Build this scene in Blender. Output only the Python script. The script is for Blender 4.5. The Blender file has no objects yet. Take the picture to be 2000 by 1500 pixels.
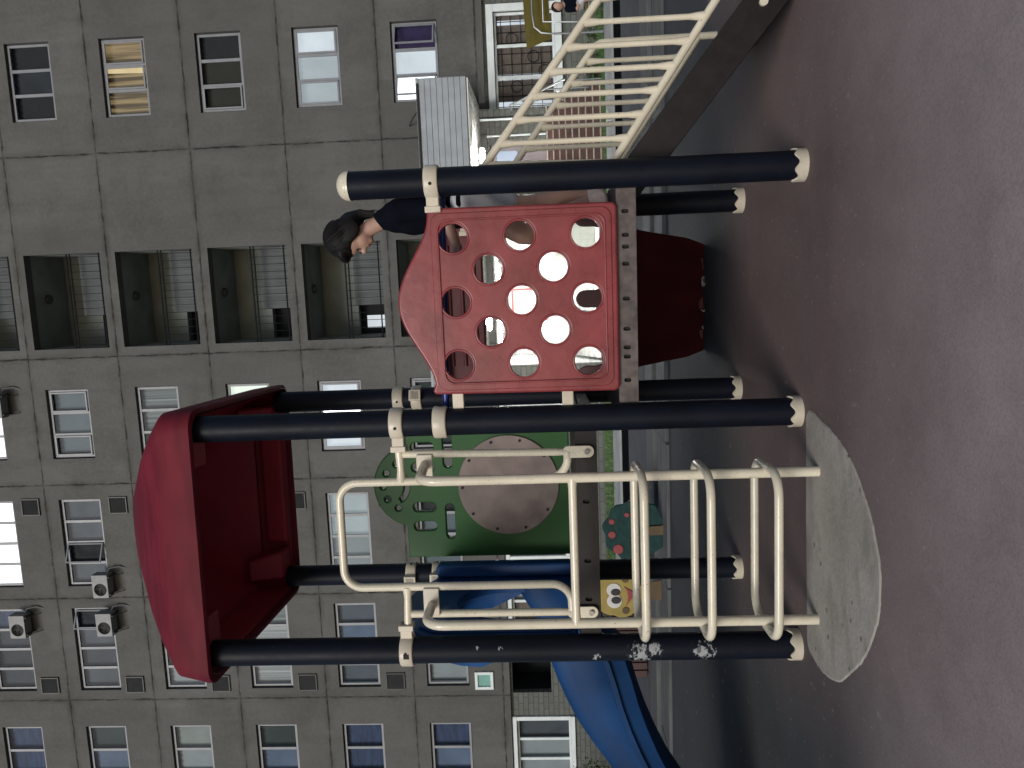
import bpy, bmesh, math, random
from mathutils import Matrix, Vector
random.seed(7)
R = math.radians
PI = math.pi
scene = bpy.context.scene
COL = scene.collection

# ------------------------------------------------------------------ materials
def new_mat(name):
    m = bpy.data.materials.new(name)
    m.use_nodes = True
    nt = m.node_tree
    return m, nt, nt.nodes['Principled BSDF']

def nd(nt, typ, **kw):
    n = nt.nodes.new(typ)
    for k, v in kw.items():
        if k.startswith('i_'):
            key = k[2:]
            key = int(key) if key.isdigit() else key.replace('_', ' ')
            n.inputs[key].default_value = v
        else:
            setattr(n, k, v)
    return n

def math_n(nt, op, a, b=None, c=None, clamp=False):
    n = nt.nodes.new('ShaderNodeMath'); n.operation = op; n.use_clamp = clamp
    for i, x in enumerate((a, b, c)):
        if x is None: continue
        if isinstance(x, (int, float)): n.inputs[i].default_value = x
        else: nt.links.new(x, n.inputs[i])
    return n.outputs[0]

def mix_c(nt, fac, a, b):
    n = nt.nodes.new('ShaderNodeMix'); n.data_type = 'RGBA'
    for sock, x in ((n.inputs[0], fac), (n.inputs[6], a), (n.inputs[7], b)):
        if isinstance(x, (int, float)): sock.default_value = x
        elif isinstance(x, tuple): sock.default_value = (x[0], x[1], x[2], 1)
        else: nt.links.new(x, sock)
    return n.outputs[2]

def ramp(nt, x, lo, hi):
    n = nt.nodes.new('ShaderNodeMapRange'); n.clamp = True
    nt.links.new(x, n.inputs[0]); n.inputs[1].default_value = lo; n.inputs[2].default_value = hi
    return n.outputs[0]

def noise(nt, vec, scale, detail=4, rough=0.55):
    n = nd(nt, 'ShaderNodeTexNoise'); n.inputs['Scale'].default_value = scale
    n.inputs['Detail'].default_value = detail; n.inputs['Roughness'].default_value = rough
    if vec is not None: nt.links.new(vec, n.inputs['Vector'])
    return n.outputs['Fac']

def objco(nt, scale=None):
    tc = nt.nodes.new('ShaderNodeTexCoord')
    if scale is None: return tc.outputs['Object']
    mp = nt.nodes.new('ShaderNodeMapping'); nt.links.new(tc.outputs['Object'], mp.inputs[0])
    mp.inputs['Scale'].default_value = scale
    return mp.outputs[0]

def bump(nt, bs, h, strength, dist=0.01):
    b = nt.nodes.new('ShaderNodeBump'); b.inputs['Strength'].default_value = strength
    b.inputs['Distance'].default_value = dist
    nt.links.new(h, b.inputs['Height']); nt.links.new(b.outputs[0], bs.inputs['Normal'])

def mat(name, c, rough=0.5, var=0.12, scale=3.0, bumps=0.0, bscale=60, metal=0.0, spec=0.5, spots=0.0, spotc=(0.02, 0.018, 0.015), coat=0.0, stretch=None):
    m, nt, bs = new_mat(name)
    co = objco(nt, stretch)
    n1 = noise(nt, co, scale, 6)
    lo = tuple(x * (1 - var) for x in c); hi = tuple(min(1, x * (1 + var)) for x in c)
    col = mix_c(nt, ramp(nt, n1, 0.3, 0.7), lo, hi)
    if spots > 0.6:
        n4 = noise(nt, co, scale * 5.5, 4, 0.65)
        col = mix_c(nt, math_n(nt, 'MULTIPLY', ramp(nt, n4, 0.69, 0.73), 0.8), col, (0.16, 0.11, 0.07))
        n5 = noise(nt, co, scale * 1.3, 4, 0.6)
        col = mix_c(nt, math_n(nt, 'MULTIPLY', ramp(nt, n5, 0.5, 0.75), 0.35), col, tuple(x * 0.62 for x in c))
    if spots:
        n2 = noise(nt, co, scale * 14, 3, 0.6)
        col = mix_c(nt, math_n(nt, 'MULTIPLY', ramp(nt, n2, 0.66, 0.72), spots), col, spotc)
    nt.links.new(col, bs.inputs['Base Color'])
    n3 = noise(nt, co, scale * 4, 3)
    r = math_n(nt, 'ADD', math_n(nt, 'MULTIPLY', n3, 0.22), rough - 0.11, clamp=True)
    nt.links.new(r, bs.inputs['Roughness'])
    bs.inputs['Metallic'].default_value = metal
    bs.inputs['Specular IOR Level'].default_value = spec
    bs.inputs['Coat Weight'].default_value = coat
    if bumps:
        bump(nt, bs, noise(nt, co, bscale, 3), bumps, 0.004)
    return m

def emit(name, c, s, stripes=0.0, axis_scale=10.0, dark=0.1):
    m, nt, bs = new_mat(name)
    bs.inputs['Base Color'].default_value = (0.1 * c[0], 0.1 * c[1], 0.1 * c[2], 1)
    co = objco(nt)
    n = noise(nt, co, 1.3, 3)
    st = math_n(nt, 'ADD', math_n(nt, 'MULTIPLY', n, 0.5 * s), 0.75 * s)
    if stripes:
        cs = objco(nt, (axis_scale, axis_scale, 0.25))
        w = noise(nt, cs, 1.0, 3, 0.6)
        st = math_n(nt, 'MULTIPLY', st, math_n(nt, 'ADD', math_n(nt, 'MULTIPLY', ramp(nt, w, 0.44, 0.58), 1 - dark), dark))
    bs.inputs['Emission Color'].default_value = (c[0], c[1], c[2], 1)
    nt.links.new(st, bs.inputs['Emission Strength'])
    return m

M = {}
M['cream'] = mat('cream_paint', (0.66, 0.60, 0.47), 0.26, 0.07, 5, spots=0.75, spotc=(0.2, 0.14, 0.08), coat=0.2)
M['clampc'] = mat('cream_plastic', (0.56, 0.50, 0.40), 0.38, 0.14, 8, spots=0.5, spotc=(0.12, 0.1, 0.08))
M['post'] = mat('navy_post_paint', (0.0042, 0.0062, 0.0125), 0.5, 0.3, 4, spec=0.16, spots=0.25, spotc=(0.05, 0.055, 0.06))
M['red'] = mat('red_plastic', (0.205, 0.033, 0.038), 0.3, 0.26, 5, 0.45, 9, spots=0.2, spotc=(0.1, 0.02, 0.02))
M['roof_red'] = mat('roof_red_plastic', (0.118, 0.012, 0.021), 0.65, 0.3, 3, 0.05, 40, spec=0.15, stretch=(1, 1, 4))
M['roof_in'] = mat('lit_crimson_underside', (0.30, 0.016, 0.032), 0.6, 0.15, 3)  # underside painted brighter than the shell in place of bounced light
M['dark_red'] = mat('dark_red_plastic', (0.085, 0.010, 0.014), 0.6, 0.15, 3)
M['green'] = mat('green_board', (0.019, 0.080, 0.020), 0.45, 0.25, 2.5, spec=0.25, spots=0.1)
M['disc'] = mat('grey_pink_board', (0.19, 0.145, 0.132), 0.55, 0.32, 6, 0.05, 60, spots=0.15)
M['blue'] = mat('blue_plastic', (0.005, 0.033, 0.105), 0.5, 0.3, 3, spec=0.15, spots=0.1)
M['blue_hood'] = mat('blue_hood_plastic', (0.012, 0.060, 0.19), 0.42, 0.25, 3, spec=0.3)  # slide blue lightened to paint in light that misses the hood
M['bluebar'] = mat('blue_bar_paint', (0.01, 0.03, 0.22), 0.3, 0.1, 3)
M['beam'] = mat('brown_coated_steel', (0.088, 0.068, 0.065), 0.45, 0.5, 16, 0.15, 120, spots=0.5, spotc=(0.2, 0.165, 0.15))
M['dark_beam'] = mat('dark_brown_coated_steel', (0.013, 0.010, 0.010), 0.5, 0.3, 14, 0.1, 90, spec=0.3)
M['bolt'] = mat('bolt_steel', (0.3, 0.3, 0.3), 0.35, 0.2, 20, metal=0.9)
M['hole'] = mat('dark_slot', (0.008, 0.008, 0.008), 0.8)
M['frame'] = mat('grey_window_frame', (0.215, 0.225, 0.245), 0.45, 0.12, 3)
M['framedk'] = mat('dark_window_gap', (0.02, 0.022, 0.024), 0.6)
M['white_frame'] = mat('white_window_surround', (0.62, 0.67, 0.68), 0.45, 0.08, 3)
M['vent'] = mat('louvre_grey', (0.035, 0.037, 0.034), 0.5, 0.2, 5)
M['acw'] = mat('ac_casing', (0.17, 0.175, 0.18), 0.5, 0.15, 4, spots=0.2)
M['acd'] = mat('ac_grille', (0.012, 0.013, 0.013), 0.6)
M['steel'] = mat('galvanised_tube', (0.30, 0.32, 0.33), 0.4, 0.15, 6, metal=0.6)
M['iron'] = mat('dark_iron_bar', (0.010, 0.011, 0.013), 0.8, spec=0.1)
M['canopyw'] = mat('white_canopy_cladding', (0.30, 0.33, 0.36), 0.5, 0.12, 3)
M['canopyu'] = mat('white_canopy_soffit', (0.66, 0.66, 0.64), 0.28, 0.08, 3)
M['lobby'] = mat('white_lobby_tiles', (0.78, 0.78, 0.76), 0.35, 0.05, 3)
M['step'] = mat('red_brown_step_tiles', (0.075, 0.034, 0.027), 0.5, 0.35, 6, spots=0.2)
M['nosing'] = mat('pale_step_nosing', (0.38, 0.35, 0.31), 0.4)
M['doorm'] = mat('mauve_door_paint', (0.17, 0.145, 0.155), 0.45, 0.1, 3)
M['skin'] = mat('skin', (0.42, 0.25, 0.19), 0.55, 0.08, 8)
M['hair'] = mat('black_hair', (0.006, 0.005, 0.005), 0.62, 0.4, 40, 0.3, 150, spec=0.25)
M['navy'] = mat('navy_cloth', (0.0035, 0.0045, 0.009), 0.95, 0.25, 12, 0.2, 160, spec=0.08)
M['whitecloth'] = mat('white_cloth', (0.55, 0.54, 0.55), 0.8, 0.08, 10, 0.2, 140)
M['shoe'] = mat('pale_pink_shoe', (0.6, 0.48, 0.46), 0.6, 0.15, 20)
M['yellow'] = mat('yellow_cloth', (0.10, 0.08, 0.010), 0.6, 0.2, 4, spots=0.2)
M['yellowb'] = mat('yellow_board_paint', (0.27, 0.20, 0.04), 0.5, 0.2, 6)
M['teal'] = mat('teal_board_paint', (0.008, 0.036, 0.034), 0.6, 0.4, 8, spec=0.2, stretch=(1, 1, 3))
M['apple'] = mat('apple_red_paint', (0.22, 0.03, 0.03), 0.5)
M['brownb'] = mat('brown_board_paint', (0.08, 0.05, 0.02), 0.6, 0.2, 6)
M['whitep'] = mat('white_board_paint', (0.55, 0.53, 0.5), 0.5)
M['blackp'] = mat('black_board_paint', (0.01, 0.01, 0.01), 0.5)
M['slat'] = mat('dark_red_timber', (0.045, 0.018, 0.016), 0.55, 0.3, 8, stretch=(8, 8, 1))
M['leaf'] = mat('leaf_green', (0.045, 0.08, 0.03), 0.55, 0.4, 6)
M['grass'] = mat('grass_green', (0.06, 0.12, 0.03), 0.7, 0.4, 2)
M['soil'] = mat('dark_soil', (0.05, 0.06, 0.035), 0.9, 0.4, 4)
M['kerb'] = mat('worn_grey_kerb', (0.075, 0.078, 0.078), 0.75, 0.35, 3, 0.3, 40, stretch=(0.5, 3, 1))
M['kerbl'] = mat('pale_concrete_kerb', (0.27, 0.28, 0.28), 0.75, 0.2, 3, 0.2, 40)
M['path'] = mat('grey_pavement', (0.075, 0.079, 0.087), 0.9, 0.12, 2, 0.2, 60, spec=0.1)
M['gap'] = mat('black_gutter', (0.008, 0.009, 0.010), 1.0, spec=0.0)
M['paper'] = mat('pale_notice_board', (0.7, 0.68, 0.62), 0.5, 0.05, 4)
M['redframe'] = mat('red_board_frame', (0.35, 0.06, 0.06), 0.45)
M['mail'] = mat('grey_mailbox_paint', (0.42, 0.44, 0.40), 0.45, 0.1, 6)
M['lamp'] = emit('lamp_glow', (1, 0.98, 0.93), 240)
M['ceil_lamp'] = emit('ceiling_lamp_glow', (1, 0.97, 0.93), 170)

# window curtains and blinds
CU = {}
def cur(key, c, var=0.2, scale=1.5, stretch=None):
    CU[key] = mat('curtain_' + key, c, 0.8, var, scale, stretch=stretch)
cur('dark', (0.010, 0.012, 0.014)); cur('brown', (0.022, 0.020, 0.013)); cur('darkslate', (0.022, 0.028, 0.036), 0.35, 2)
cur('greyblue', (0.105, 0.13, 0.15), 0.12); cur('slate', (0.05, 0.06, 0.075), 0.3, 2); cur('pale', (0.24, 0.265, 0.28), 0.12)
cur('pleat', (0.13, 0.15, 0.15), 0.7, 1.0, (16, 16, 0.1)); cur('pleatw', (0.27, 0.285, 0.29), 0.6, 1.0, (16, 16, 0.1))
cur('blue', (0.022, 0.040, 0.095), 0.45, 2, (1, 1, 6)); cur('skyblue', (0.085, 0.12, 0.19), 0.2); cur('purple', (0.022, 0.012, 0.06), 0.4, 6)
cur('greendk', (0.015, 0.028, 0.026)); cur('brick', (0.13, 0.10, 0.085), 0.25, 5, (1, 1, 5)); cur('wall', (0.20, 0.225, 0.215), 0.25, 1.2); cur('boards', (0.085, 0.095, 0.1), 0.2, 2)
cur('bluish', (0.075, 0.092, 0.115), 0.2)
CU['amber'] = emit('curtain_amber_lit', (0.95, 0.68, 0.34), 0.25, 1, 9.0, 0.05)
CU['ambergap'] = emit('curtain_amber_bright', (1.0, 0.78, 0.42), 0.7)
CU['litwhite'] = emit('curtain_white_lit', (0.86, 0.93, 1.0), 0.72)
CU['litgrey'] = emit('curtain_grey_lit', (0.8, 0.9, 0.95), 0.42)
CU['litgreen'] = emit('curtain_green_lit', (0.9, 1.0, 0.85), 0.9)
CU['bright'] = emit('curtain_bright_lit', (0.95, 0.98, 1.0), 2.2)
CU['glare'] = emit('curtain_glare_lit', (1, 1, 1), 6)
CU['kitchen'] = emit('curtain_kitchen_lit', (0.72, 0.85, 0.9), 0.30)
CU['kitchendim'] = emit('curtain_kitchen_dim', (0.6, 0.72, 0.78), 0.13)

def glass_mat():
    m, nt, bs = new_mat('window_glass')
    out = nt.nodes['Material Output']
    tr = nt.nodes.new('ShaderNodeBsdfTransparent'); tr.inputs[0].default_value = (0.9, 0.93, 0.94, 1)
    gl = nt.nodes.new('ShaderNodeBsdfGlossy'); gl.inputs[0].default_value = (0.20, 0.21, 0.23, 1); gl.inputs['Roughness'].default_value = 0.2
    lw = nt.nodes.new('ShaderNodeLayerWeight'); lw.inputs[0].default_value = 0.5
    fac = math_n(nt, 'ADD', math_n(nt, 'MULTIPLY', math_n(nt, 'POWER', lw.outputs['Facing'], 4.0), 0.35), 0.022)
    mx = nt.nodes.new('ShaderNodeMixShader')
    nt.links.new(fac, mx.inputs[0]); nt.links.new(tr.outputs[0], mx.inputs[1]); nt.links.new(gl.outputs[0], mx.inputs[2])
    nt.links.new(mx.outputs[0], out.inputs[0]); nt.nodes.remove(bs)
    return m
M['glass'] = glass_mat()

def facade_mat():
    m, nt, bs = new_mat('weathered_concrete_panels')
    co = objco(nt)
    sep = nt.nodes.new('ShaderNodeSeparateXYZ'); nt.links.new(co, sep.inputs[0])
    s, z = sep.outputs[0], sep.outputs[2]
    warp = math_n(nt, 'MULTIPLY', math_n(nt, 'SUBTRACT', noise(nt, co, 2.5, 4), 0.5), 0.07)
    zz = math_n(nt, 'DIVIDE', math_n(nt, 'SUBTRACT', math_n(nt, 'ADD', z, warp), 3.01), 2.82)
    fz = math_n(nt, 'MULTIPLY', math_n(nt, 'ABSOLUTE', math_n(nt, 'SUBTRACT', math_n(nt, 'FRACT', math_n(nt, 'ADD', zz, 0.5)), 0.5)), 2.82)
    d = fz
    for si in (9.2, 4.27, -1.70, -5.65, -9.35, -12.80, -17.1):
        d = math_n(nt, 'MINIMUM', d, math_n(nt, 'ABSOLUTE', math_n(nt, 'SUBTRACT', math_n(nt, 'ADD', s, warp), si)))
    jn = noise(nt, co, 1.6, 5, 0.7)
    wid = math_n(nt, 'ADD', math_n(nt, 'MULTIPLY', ramp(nt, jn, 0.35, 0.7), 0.050), 0.016)
    line = math_n(nt, 'SUBTRACT', 1.0, math_n(nt, 'DIVIDE', d, wid), clamp=True)
    line = math_n(nt, 'MULTIPLY', line, math_n(nt, 'ADD', math_n(nt, 'MULTIPLY', ramp(nt, noise(nt, co, 3.1, 3), 0.38, 0.6), 0.75), 0.35), clamp=True)
    halo = math_n(nt, 'MULTIPLY', math_n(nt, 'SUBTRACT', 1.0, math_n(nt, 'DIVIDE', d, 0.17), clamp=True), ramp(nt, noise(nt, co, 0.9, 5), 0.42, 0.72))
    big = noise(nt, co, 0.35, 5, 0.6)
    streak = noise(nt, objco(nt, (1.6, 1.6, 0.28)), 1.2, 6, 0.65)
    fine = noise(nt, co, 9, 6, 0.7)
    base = mix_c(nt, ramp(nt, big, 0.3, 0.7), (0.082, 0.081, 0.076), (0.140, 0.139, 0.134))
    base = mix_c(nt, math_n(nt, 'MULTIPLY', ramp(nt, streak, 0.45, 0.72), 0.5), base, (0.07, 0.067, 0.060))
    base = mix_c(nt, math_n(nt, 'MULTIPLY', ramp(nt, fine, 0.4, 0.75), 0.3), base, (0.19, 0.19, 0.182))
    blot = noise(nt, co, 0.8, 6, 0.7)
    base = mix_c(nt, math_n(nt, 'MULTIPLY', ramp(nt, blot, 0.52, 0.7), 0.45), base, (0.058, 0.056, 0.05))
    # alternating cast panels differ a little in tone
    vor = nt.nodes.new('ShaderNodeTexWhiteNoise'); vor.noise_dimensions = '2D'
    cmb = nt.nodes.new('ShaderNodeCombineXYZ')
    nt.links.new(math_n(nt, 'FLOOR', math_n(nt, 'DIVIDE', math_n(nt, 'ADD', s, 1.7), 3.8)), cmb.inputs[0]); nt.links.new(math_n(nt, 'FLOOR', zz), cmb.inputs[1])
    nt.links.new(cmb.outputs[0], vor.inputs[0])
    base = mix_c(nt, math_n(nt, 'MULTIPLY', vor.outputs[0], 0.5), base, (0.082, 0.083, 0.080))
    base = mix_c(nt, math_n(nt, 'MULTIPLY', halo, 0.75), base, (0.035, 0.034, 0.03))
    base = mix_c(nt, math_n(nt, 'MULTIPLY', line, 0.92), base, (0.008, 0.008, 0.009))
    nt.links.new(base, bs.inputs['Base Color'])
    bs.inputs['Roughness'].default_value = 0.9; bs.inputs['Specular IOR Level'].default_value = 0.2
    h = math_n(nt, 'SUBTRACT', math_n(nt, 'MULTIPLY', fine, 0.3), line)
    bump(nt, bs, h, 0.4, 0.02)
    return m
M['facade'] = facade_mat()

def brick_mat(name, c1, c2, mortar, sc=1.0):
    m, nt, bs = new_mat(name)
    co = objco(nt)
    sep = nt.nodes.new('ShaderNodeSeparateXYZ'); nt.links.new(co, sep.inputs[0])
    cmb = nt.nodes.new('ShaderNodeCombineXYZ')
    nt.links.new(math_n(nt, 'ADD', sep.outputs[0], sep.outputs[1]), cmb.inputs[0]); nt.links.new(sep.outputs[2], cmb.inputs[1])
    b = nt.nodes.new('ShaderNodeTexBrick'); nt.links.new(cmb.outputs[0], b.inputs[0])
    b.inputs['Color1'].default_value = (*c1, 1); b.inputs['Color2'].default_value = (*c2, 1); b.inputs['Mortar'].default_value = (*mortar, 1)
    b.inputs['Scale'].default_value = sc; b.inputs['Brick Width'].default_value = 0.42; b.inputs['Row Height'].default_value = 0.16
    b.inputs['Mortar Size'].default_value = 0.012
    n = noise(nt, co, 5, 6, 0.7)
    col = mix_c(nt, math_n(nt, 'MULTIPLY', ramp(nt, n, 0.4, 0.7), 0.5), b.outputs[0], tuple(x * 0.55 for x in c1))
    nt.links.new(col, bs.inputs['Base Color']); bs.inputs['Roughness'].default_value = 0.85
    bump(nt, bs, math_n(nt, 'SUBTRACT', n, b.outputs['Fac']), 0.6, 0.015)
    return m
M['brick'] = brick_mat('rough_grey_stone_tiles', (0.125, 0.13, 0.12), (0.10, 0.105, 0.095), (0.06, 0.06, 0.055))
M['tile'] = brick_mat('white_wall_tiles', (0.6, 0.62, 0.6), (0.56, 0.58, 0.57), (0.38, 0.4, 0.4))

def rubber_mat():
    m, nt, bs = new_mat('worn_rubber_safety_floor')
    co = objco(nt)
    sep = nt.nodes.new('ShaderNodeSeparateXYZ'); nt.links.new(co, sep.inputs[0])
    x, y = sep.outputs[0], sep.outputs[1]
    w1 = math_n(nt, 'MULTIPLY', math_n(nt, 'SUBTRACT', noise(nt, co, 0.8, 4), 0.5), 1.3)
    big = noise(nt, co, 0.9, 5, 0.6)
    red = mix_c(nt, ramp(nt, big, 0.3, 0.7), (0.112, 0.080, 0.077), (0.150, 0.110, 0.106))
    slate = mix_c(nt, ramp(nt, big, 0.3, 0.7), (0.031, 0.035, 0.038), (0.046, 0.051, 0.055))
    # slate rubber along the left; beyond the deck it also paints in lamp falloff
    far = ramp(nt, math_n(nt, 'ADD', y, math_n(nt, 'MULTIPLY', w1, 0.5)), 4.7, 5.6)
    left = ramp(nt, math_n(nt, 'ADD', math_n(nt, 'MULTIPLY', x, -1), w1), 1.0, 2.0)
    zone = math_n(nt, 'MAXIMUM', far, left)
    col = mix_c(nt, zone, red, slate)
    # paler towards the camera: a pool of lamplight painted into the floor colour
    lamp_pool = math_n(nt, 'MULTIPLY', ramp(nt, math_n(nt, 'ADD', math_n(nt, 'MULTIPLY', y, -1), math_n(nt, 'MULTIPLY', w1, 0.5)), -3.3, -1.3), 0.8)
    lamp_pool = math_n(nt, 'MULTIPLY', lamp_pool, math_n(nt, 'ADD', math_n(nt, 'MULTIPLY', ramp(nt, noise(nt, co, 2.2, 6, 0.65), 0.3, 0.7), 0.4), 0.6))
    col = mix_c(nt, lamp_pool, col, (0.56, 0.475, 0.46))
    gran = noise(nt, co, 130, 2, 0.6)
    col = mix_c(nt, math_n(nt, 'MULTIPLY', ramp(nt, gran, 0.4, 0.7), 0.22), col, (0.03, 0.026, 0.026))
    pale = noise(nt, co, 60, 2, 0.5)
    col = mix_c(nt, math_n(nt, 'MULTIPLY', ramp(nt, pale, 0.69, 0.75), 0.4), col, (0.4, 0.36, 0.36))
    sc = noise(nt, objco(nt, (9, 4, 1)), 2.0, 3, 0.5)
    col = mix_c(nt, math_n(nt, 'MULTIPLY', ramp(nt, sc, 0.665, 0.74), 0.4), col, (0.27, 0.245, 0.24))
    dk = noise(nt, co, 2.6, 5, 0.65)
    col = mix_c(nt, math_n(nt, 'MULTIPLY', ramp(nt, dk, 0.5, 0.8), 0.22), col, (0.028, 0.024, 0.024))
    nt.links.new(col, bs.inputs['Base Color'])
    bs.inputs['Roughness'].default_value = 0.8; bs.inputs['Specular IOR Level'].default_value = 0.3
    bump(nt, bs, gran, 0.22, 0.003)
    return m
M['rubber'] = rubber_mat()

def pad_mat():
    m, nt, bs = new_mat('stained_concrete_pad')
    co = objco(nt)
    a = noise(nt, co, 2.2, 6, 0.6); f = noise(nt, co, 40, 3)
    col = mix_c(nt, ramp(nt, a, 0.3, 0.72), (0.235, 0.212, 0.182), (0.385, 0.355, 0.315))
    col = mix_c(nt, math_n(nt, 'MULTIPLY', ramp(nt, f, 0.5, 0.75), 0.3), col, (0.42, 0.40, 0.37))
    v = nd(nt, 'ShaderNodeTexVoronoi'); v.inputs['Scale'].default_value = 11; nt.links.new(co, v.inputs['Vector'])
    pit = math_n(nt, 'MULTIPLY', math_n(nt, 'SUBTRACT', 1.0, ramp(nt, v.outputs['Distance'], 0.05, 0.17)), ramp(nt, noise(nt, co, 5, 2), 0.40, 0.52))
    col = mix_c(nt, math_n(nt, 'MULTIPLY', pit, 0.85), col, (0.09, 0.083, 0.073))
    st = noise(nt, objco(nt, (2, 6, 1)), 1.7, 4)
    col = mix_c(nt, math_n(nt, 'MULTIPLY', ramp(nt, st, 0.52, 0.7), 0.45), col, (0.15, 0.132, 0.105))
    nt.links.new(col, bs.inputs['Base Color']); bs.inputs['Roughness'].default_value = 0.85
    bump(nt, bs, math_n(nt, 'SUBTRACT', f, pit), 0.4, 0.01)
    return m
M['pad'] = pad_mat()

def scuffed_post_mat():
    m = M['post'].copy(); m.name = 'scuffed_navy_post_paint'
    nt = m.node_tree; bs = nt.nodes['Principled BSDF']
    old = bs.inputs['Base Color'].links[0].from_socket
    co = objco(nt)
    mk = None
    for px_, py_, pz_, rad in ((-1.246, -0.405, 0.795, 0.085), (-1.225, -0.405, 0.73, 0.06), (-1.24, -0.405, 0.485, 0.075), (-1.26, -0.400, 1.02, 0.03), (-1.20, -0.405, 1.62, 0.02), (-1.20, -0.405, 1.50, 0.02)):
        vm = nt.nodes.new('ShaderNodeVectorMath'); vm.operation = 'SUBTRACT'; nt.links.new(co, vm.inputs[0]); vm.inputs[1].default_value = (px_, py_, pz_)
        vl = nt.nodes.new('ShaderNodeVectorMath'); vl.operation = 'LENGTH'; nt.links.new(vm.outputs[0], vl.inputs[0])
        b = math_n(nt, 'SUBTRACT', 1.0, math_n(nt, 'DIVIDE', vl.outputs['Value'], rad), clamp=True)
        mk = b if mk is None else math_n(nt, 'MAXIMUM', mk, b)
    n = noise(nt, objco(nt, (22, 22, 34)), 1.6, 5, 0.75)
    f = math_n(nt, 'MULTIPLY', ramp(nt, math_n(nt, 'ADD', n, math_n(nt, 'MULTIPLY', mk, 0.26)), 0.63, 0.69), ramp(nt, mk, 0.02, 0.2))
    nt.links.new(mix_c(nt, math_n(nt, 'MULTIPLY', f, 0.7), old, (0.45, 0.46, 0.47)), bs.inputs['Base Color'])
    return m
M['postscuff'] = scuffed_post_mat()

# ------------------------------------------------------------------ mesh builder
class MB:
    def __init__(s, Mx=None):
        s.v = []; s.f = []; s.M = Mx or Matrix()
    def P(s, p):
        return s.M @ Vector(p)
    def add(s, verts, faces):
        o = len(s.v); s.v += [s.P(p) for p in verts]; s.f += [tuple(i + o for i in f) for f in faces]
    def box(s, x0, x1, y0, y1, z0, z1):
        x0, x1 = min(x0, x1), max(x0, x1); y0, y1 = min(y0, y1), max(y0, y1); z0, z1 = min(z0, z1), max(z0, z1)
        s.add([(x0, y0, z0), (x1, y0, z0), (x1, y1, z0), (x0, y1, z0), (x0, y0, z1), (x1, y0, z1), (x1, y1, z1), (x0, y1, z1)],
              [(0, 3, 2, 1), (4, 5, 6, 7), (0, 1, 5, 4), (1, 2, 6, 5), (2, 3, 7, 6), (3, 0, 4, 7)])
    def quad(s, a, b, c, d): s.add([a, b, c, d], [(0, 1, 2, 3)])
    def tube(s, pts, r, seg=14, caps=True, closed=False):
        pts = [Vector(p) for p in pts]; n = len(pts)
        rs = r if isinstance(r, (list, tuple)) else [r] * n
        dirs = []
        for i in range(n):
            if closed: d = pts[(i + 1) % n] - pts[i - 1]
            elif i == 0: d = pts[1] - pts[0]
            elif i == n - 1: d = pts[-1] - pts[-2]
            else: d = (pts[i + 1] - pts[i]).normalized() + (pts[i] - pts[i - 1]).normalized()
            dirs.append(d.normalized())
        u = Vector((0, 0, 1)) if abs(dirs[0].z) < 0.9 else Vector((1, 0, 0))
        u = (u - dirs[0] * u.dot(dirs[0])).normalized()
        vs = []
        for i in range(n):
            u = (u - dirs[i] * u.dot(dirs[i])).normalized(); w = dirs[i].cross(u)
            for k in range(seg):
                a = 2 * PI * k / seg
                vs.append(pts[i] + (u * math.cos(a) + w * math.sin(a)) * rs[i])
        fs = []
        for i in range(n if closed else n - 1):
            j = (i + 1) % n
            for k in range(seg):
                k2 = (k + 1) % seg
                fs.append((i * seg + k, i * seg + k2, j * seg + k2, j * seg + k))
        if caps and not closed:
            fs.append(tuple(range(seg))[::-1]); fs.append(tuple(range((n - 1) * seg, n * seg)))
        s.add(vs, fs)
    def lathe(s, prof, cx=0, cy=0, seg=32, zf=None):
        vs = []; n = len(prof)
        for (r, z) in prof:
            for k in range(seg):
                a = 2 * PI * k / seg
                vs.append((cx + r * math.cos(a), cy + r * math.sin(a), z))
        fs = [(i * seg + k, i * seg + (k + 1) % seg, (i + 1) * seg + (k + 1) % seg, (i + 1) * seg + k) for i in range(n - 1) for k in range(seg)]
        fs.append(tuple(range(seg))[::-1]); fs.append(tuple(range((n - 1) * seg, n * seg)))
        s.add(vs, fs)
    def loft(s, rings, cap=True, closed=True):
        n = len(rings[0]); vs = [p for r in rings for p in r]; fs = []
        for i in range(len(rings) - 1):
            for k in range(n if closed else n - 1):
                k2 = (k + 1) % n
                fs.append((i * n + k, i * n + k2, (i + 1) * n + k2, (i + 1) * n + k))
        if cap:
            fs.append(tuple(range(n))[::-1]); fs.append(tuple(range((len(rings) - 1) * n, len(rings) * n)))
        s.add(vs, fs)
    def mesh(s, me, Mx):
        o = len(s.v); s.v += [s.M @ (Mx @ v.co) for v in me.vertices]
        s.f += [tuple(i + o for i in p.vertices) for p in me.polygons]
    def build(s, name, m, parent=None, bevel=0.0, smooth=True, ang=38, at=None):
        me = bpy.data.meshes.new(name)
        inv = parent_world(parent).inverted() if parent is not None else (at.inverted() if at else Matrix())
        me.from_pydata([inv @ v for v in s.v], [], s.f)
        b = bmesh.new(); b.from_mesh(me); bmesh.ops.recalc_face_normals(b, faces=b.faces); b.to_mesh(me); b.free()
        for mm in (m if isinstance(m, list) else [m]): me.materials.append(mm)
        if smooth:
            me.shade_smooth(); me.set_sharp_from_angle(angle=R(ang))
        o = bpy.data.objects.new(name, me); COL.objects.link(o)
        if parent is not None: o.parent = parent
        elif at: o.matrix_world = at
        if bevel:
            bv = o.modifiers.new('Bevel', 'BEVEL'); bv.width = bevel; bv.segments = 2; bv.limit_method = 'ANGLE'
        return o

def parent_world(o):
    mw = o.matrix_basis.copy()
    p = o.parent
    while p is not None:
        mw = p.matrix_basis @ mw; p = p.parent
    return mw

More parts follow.
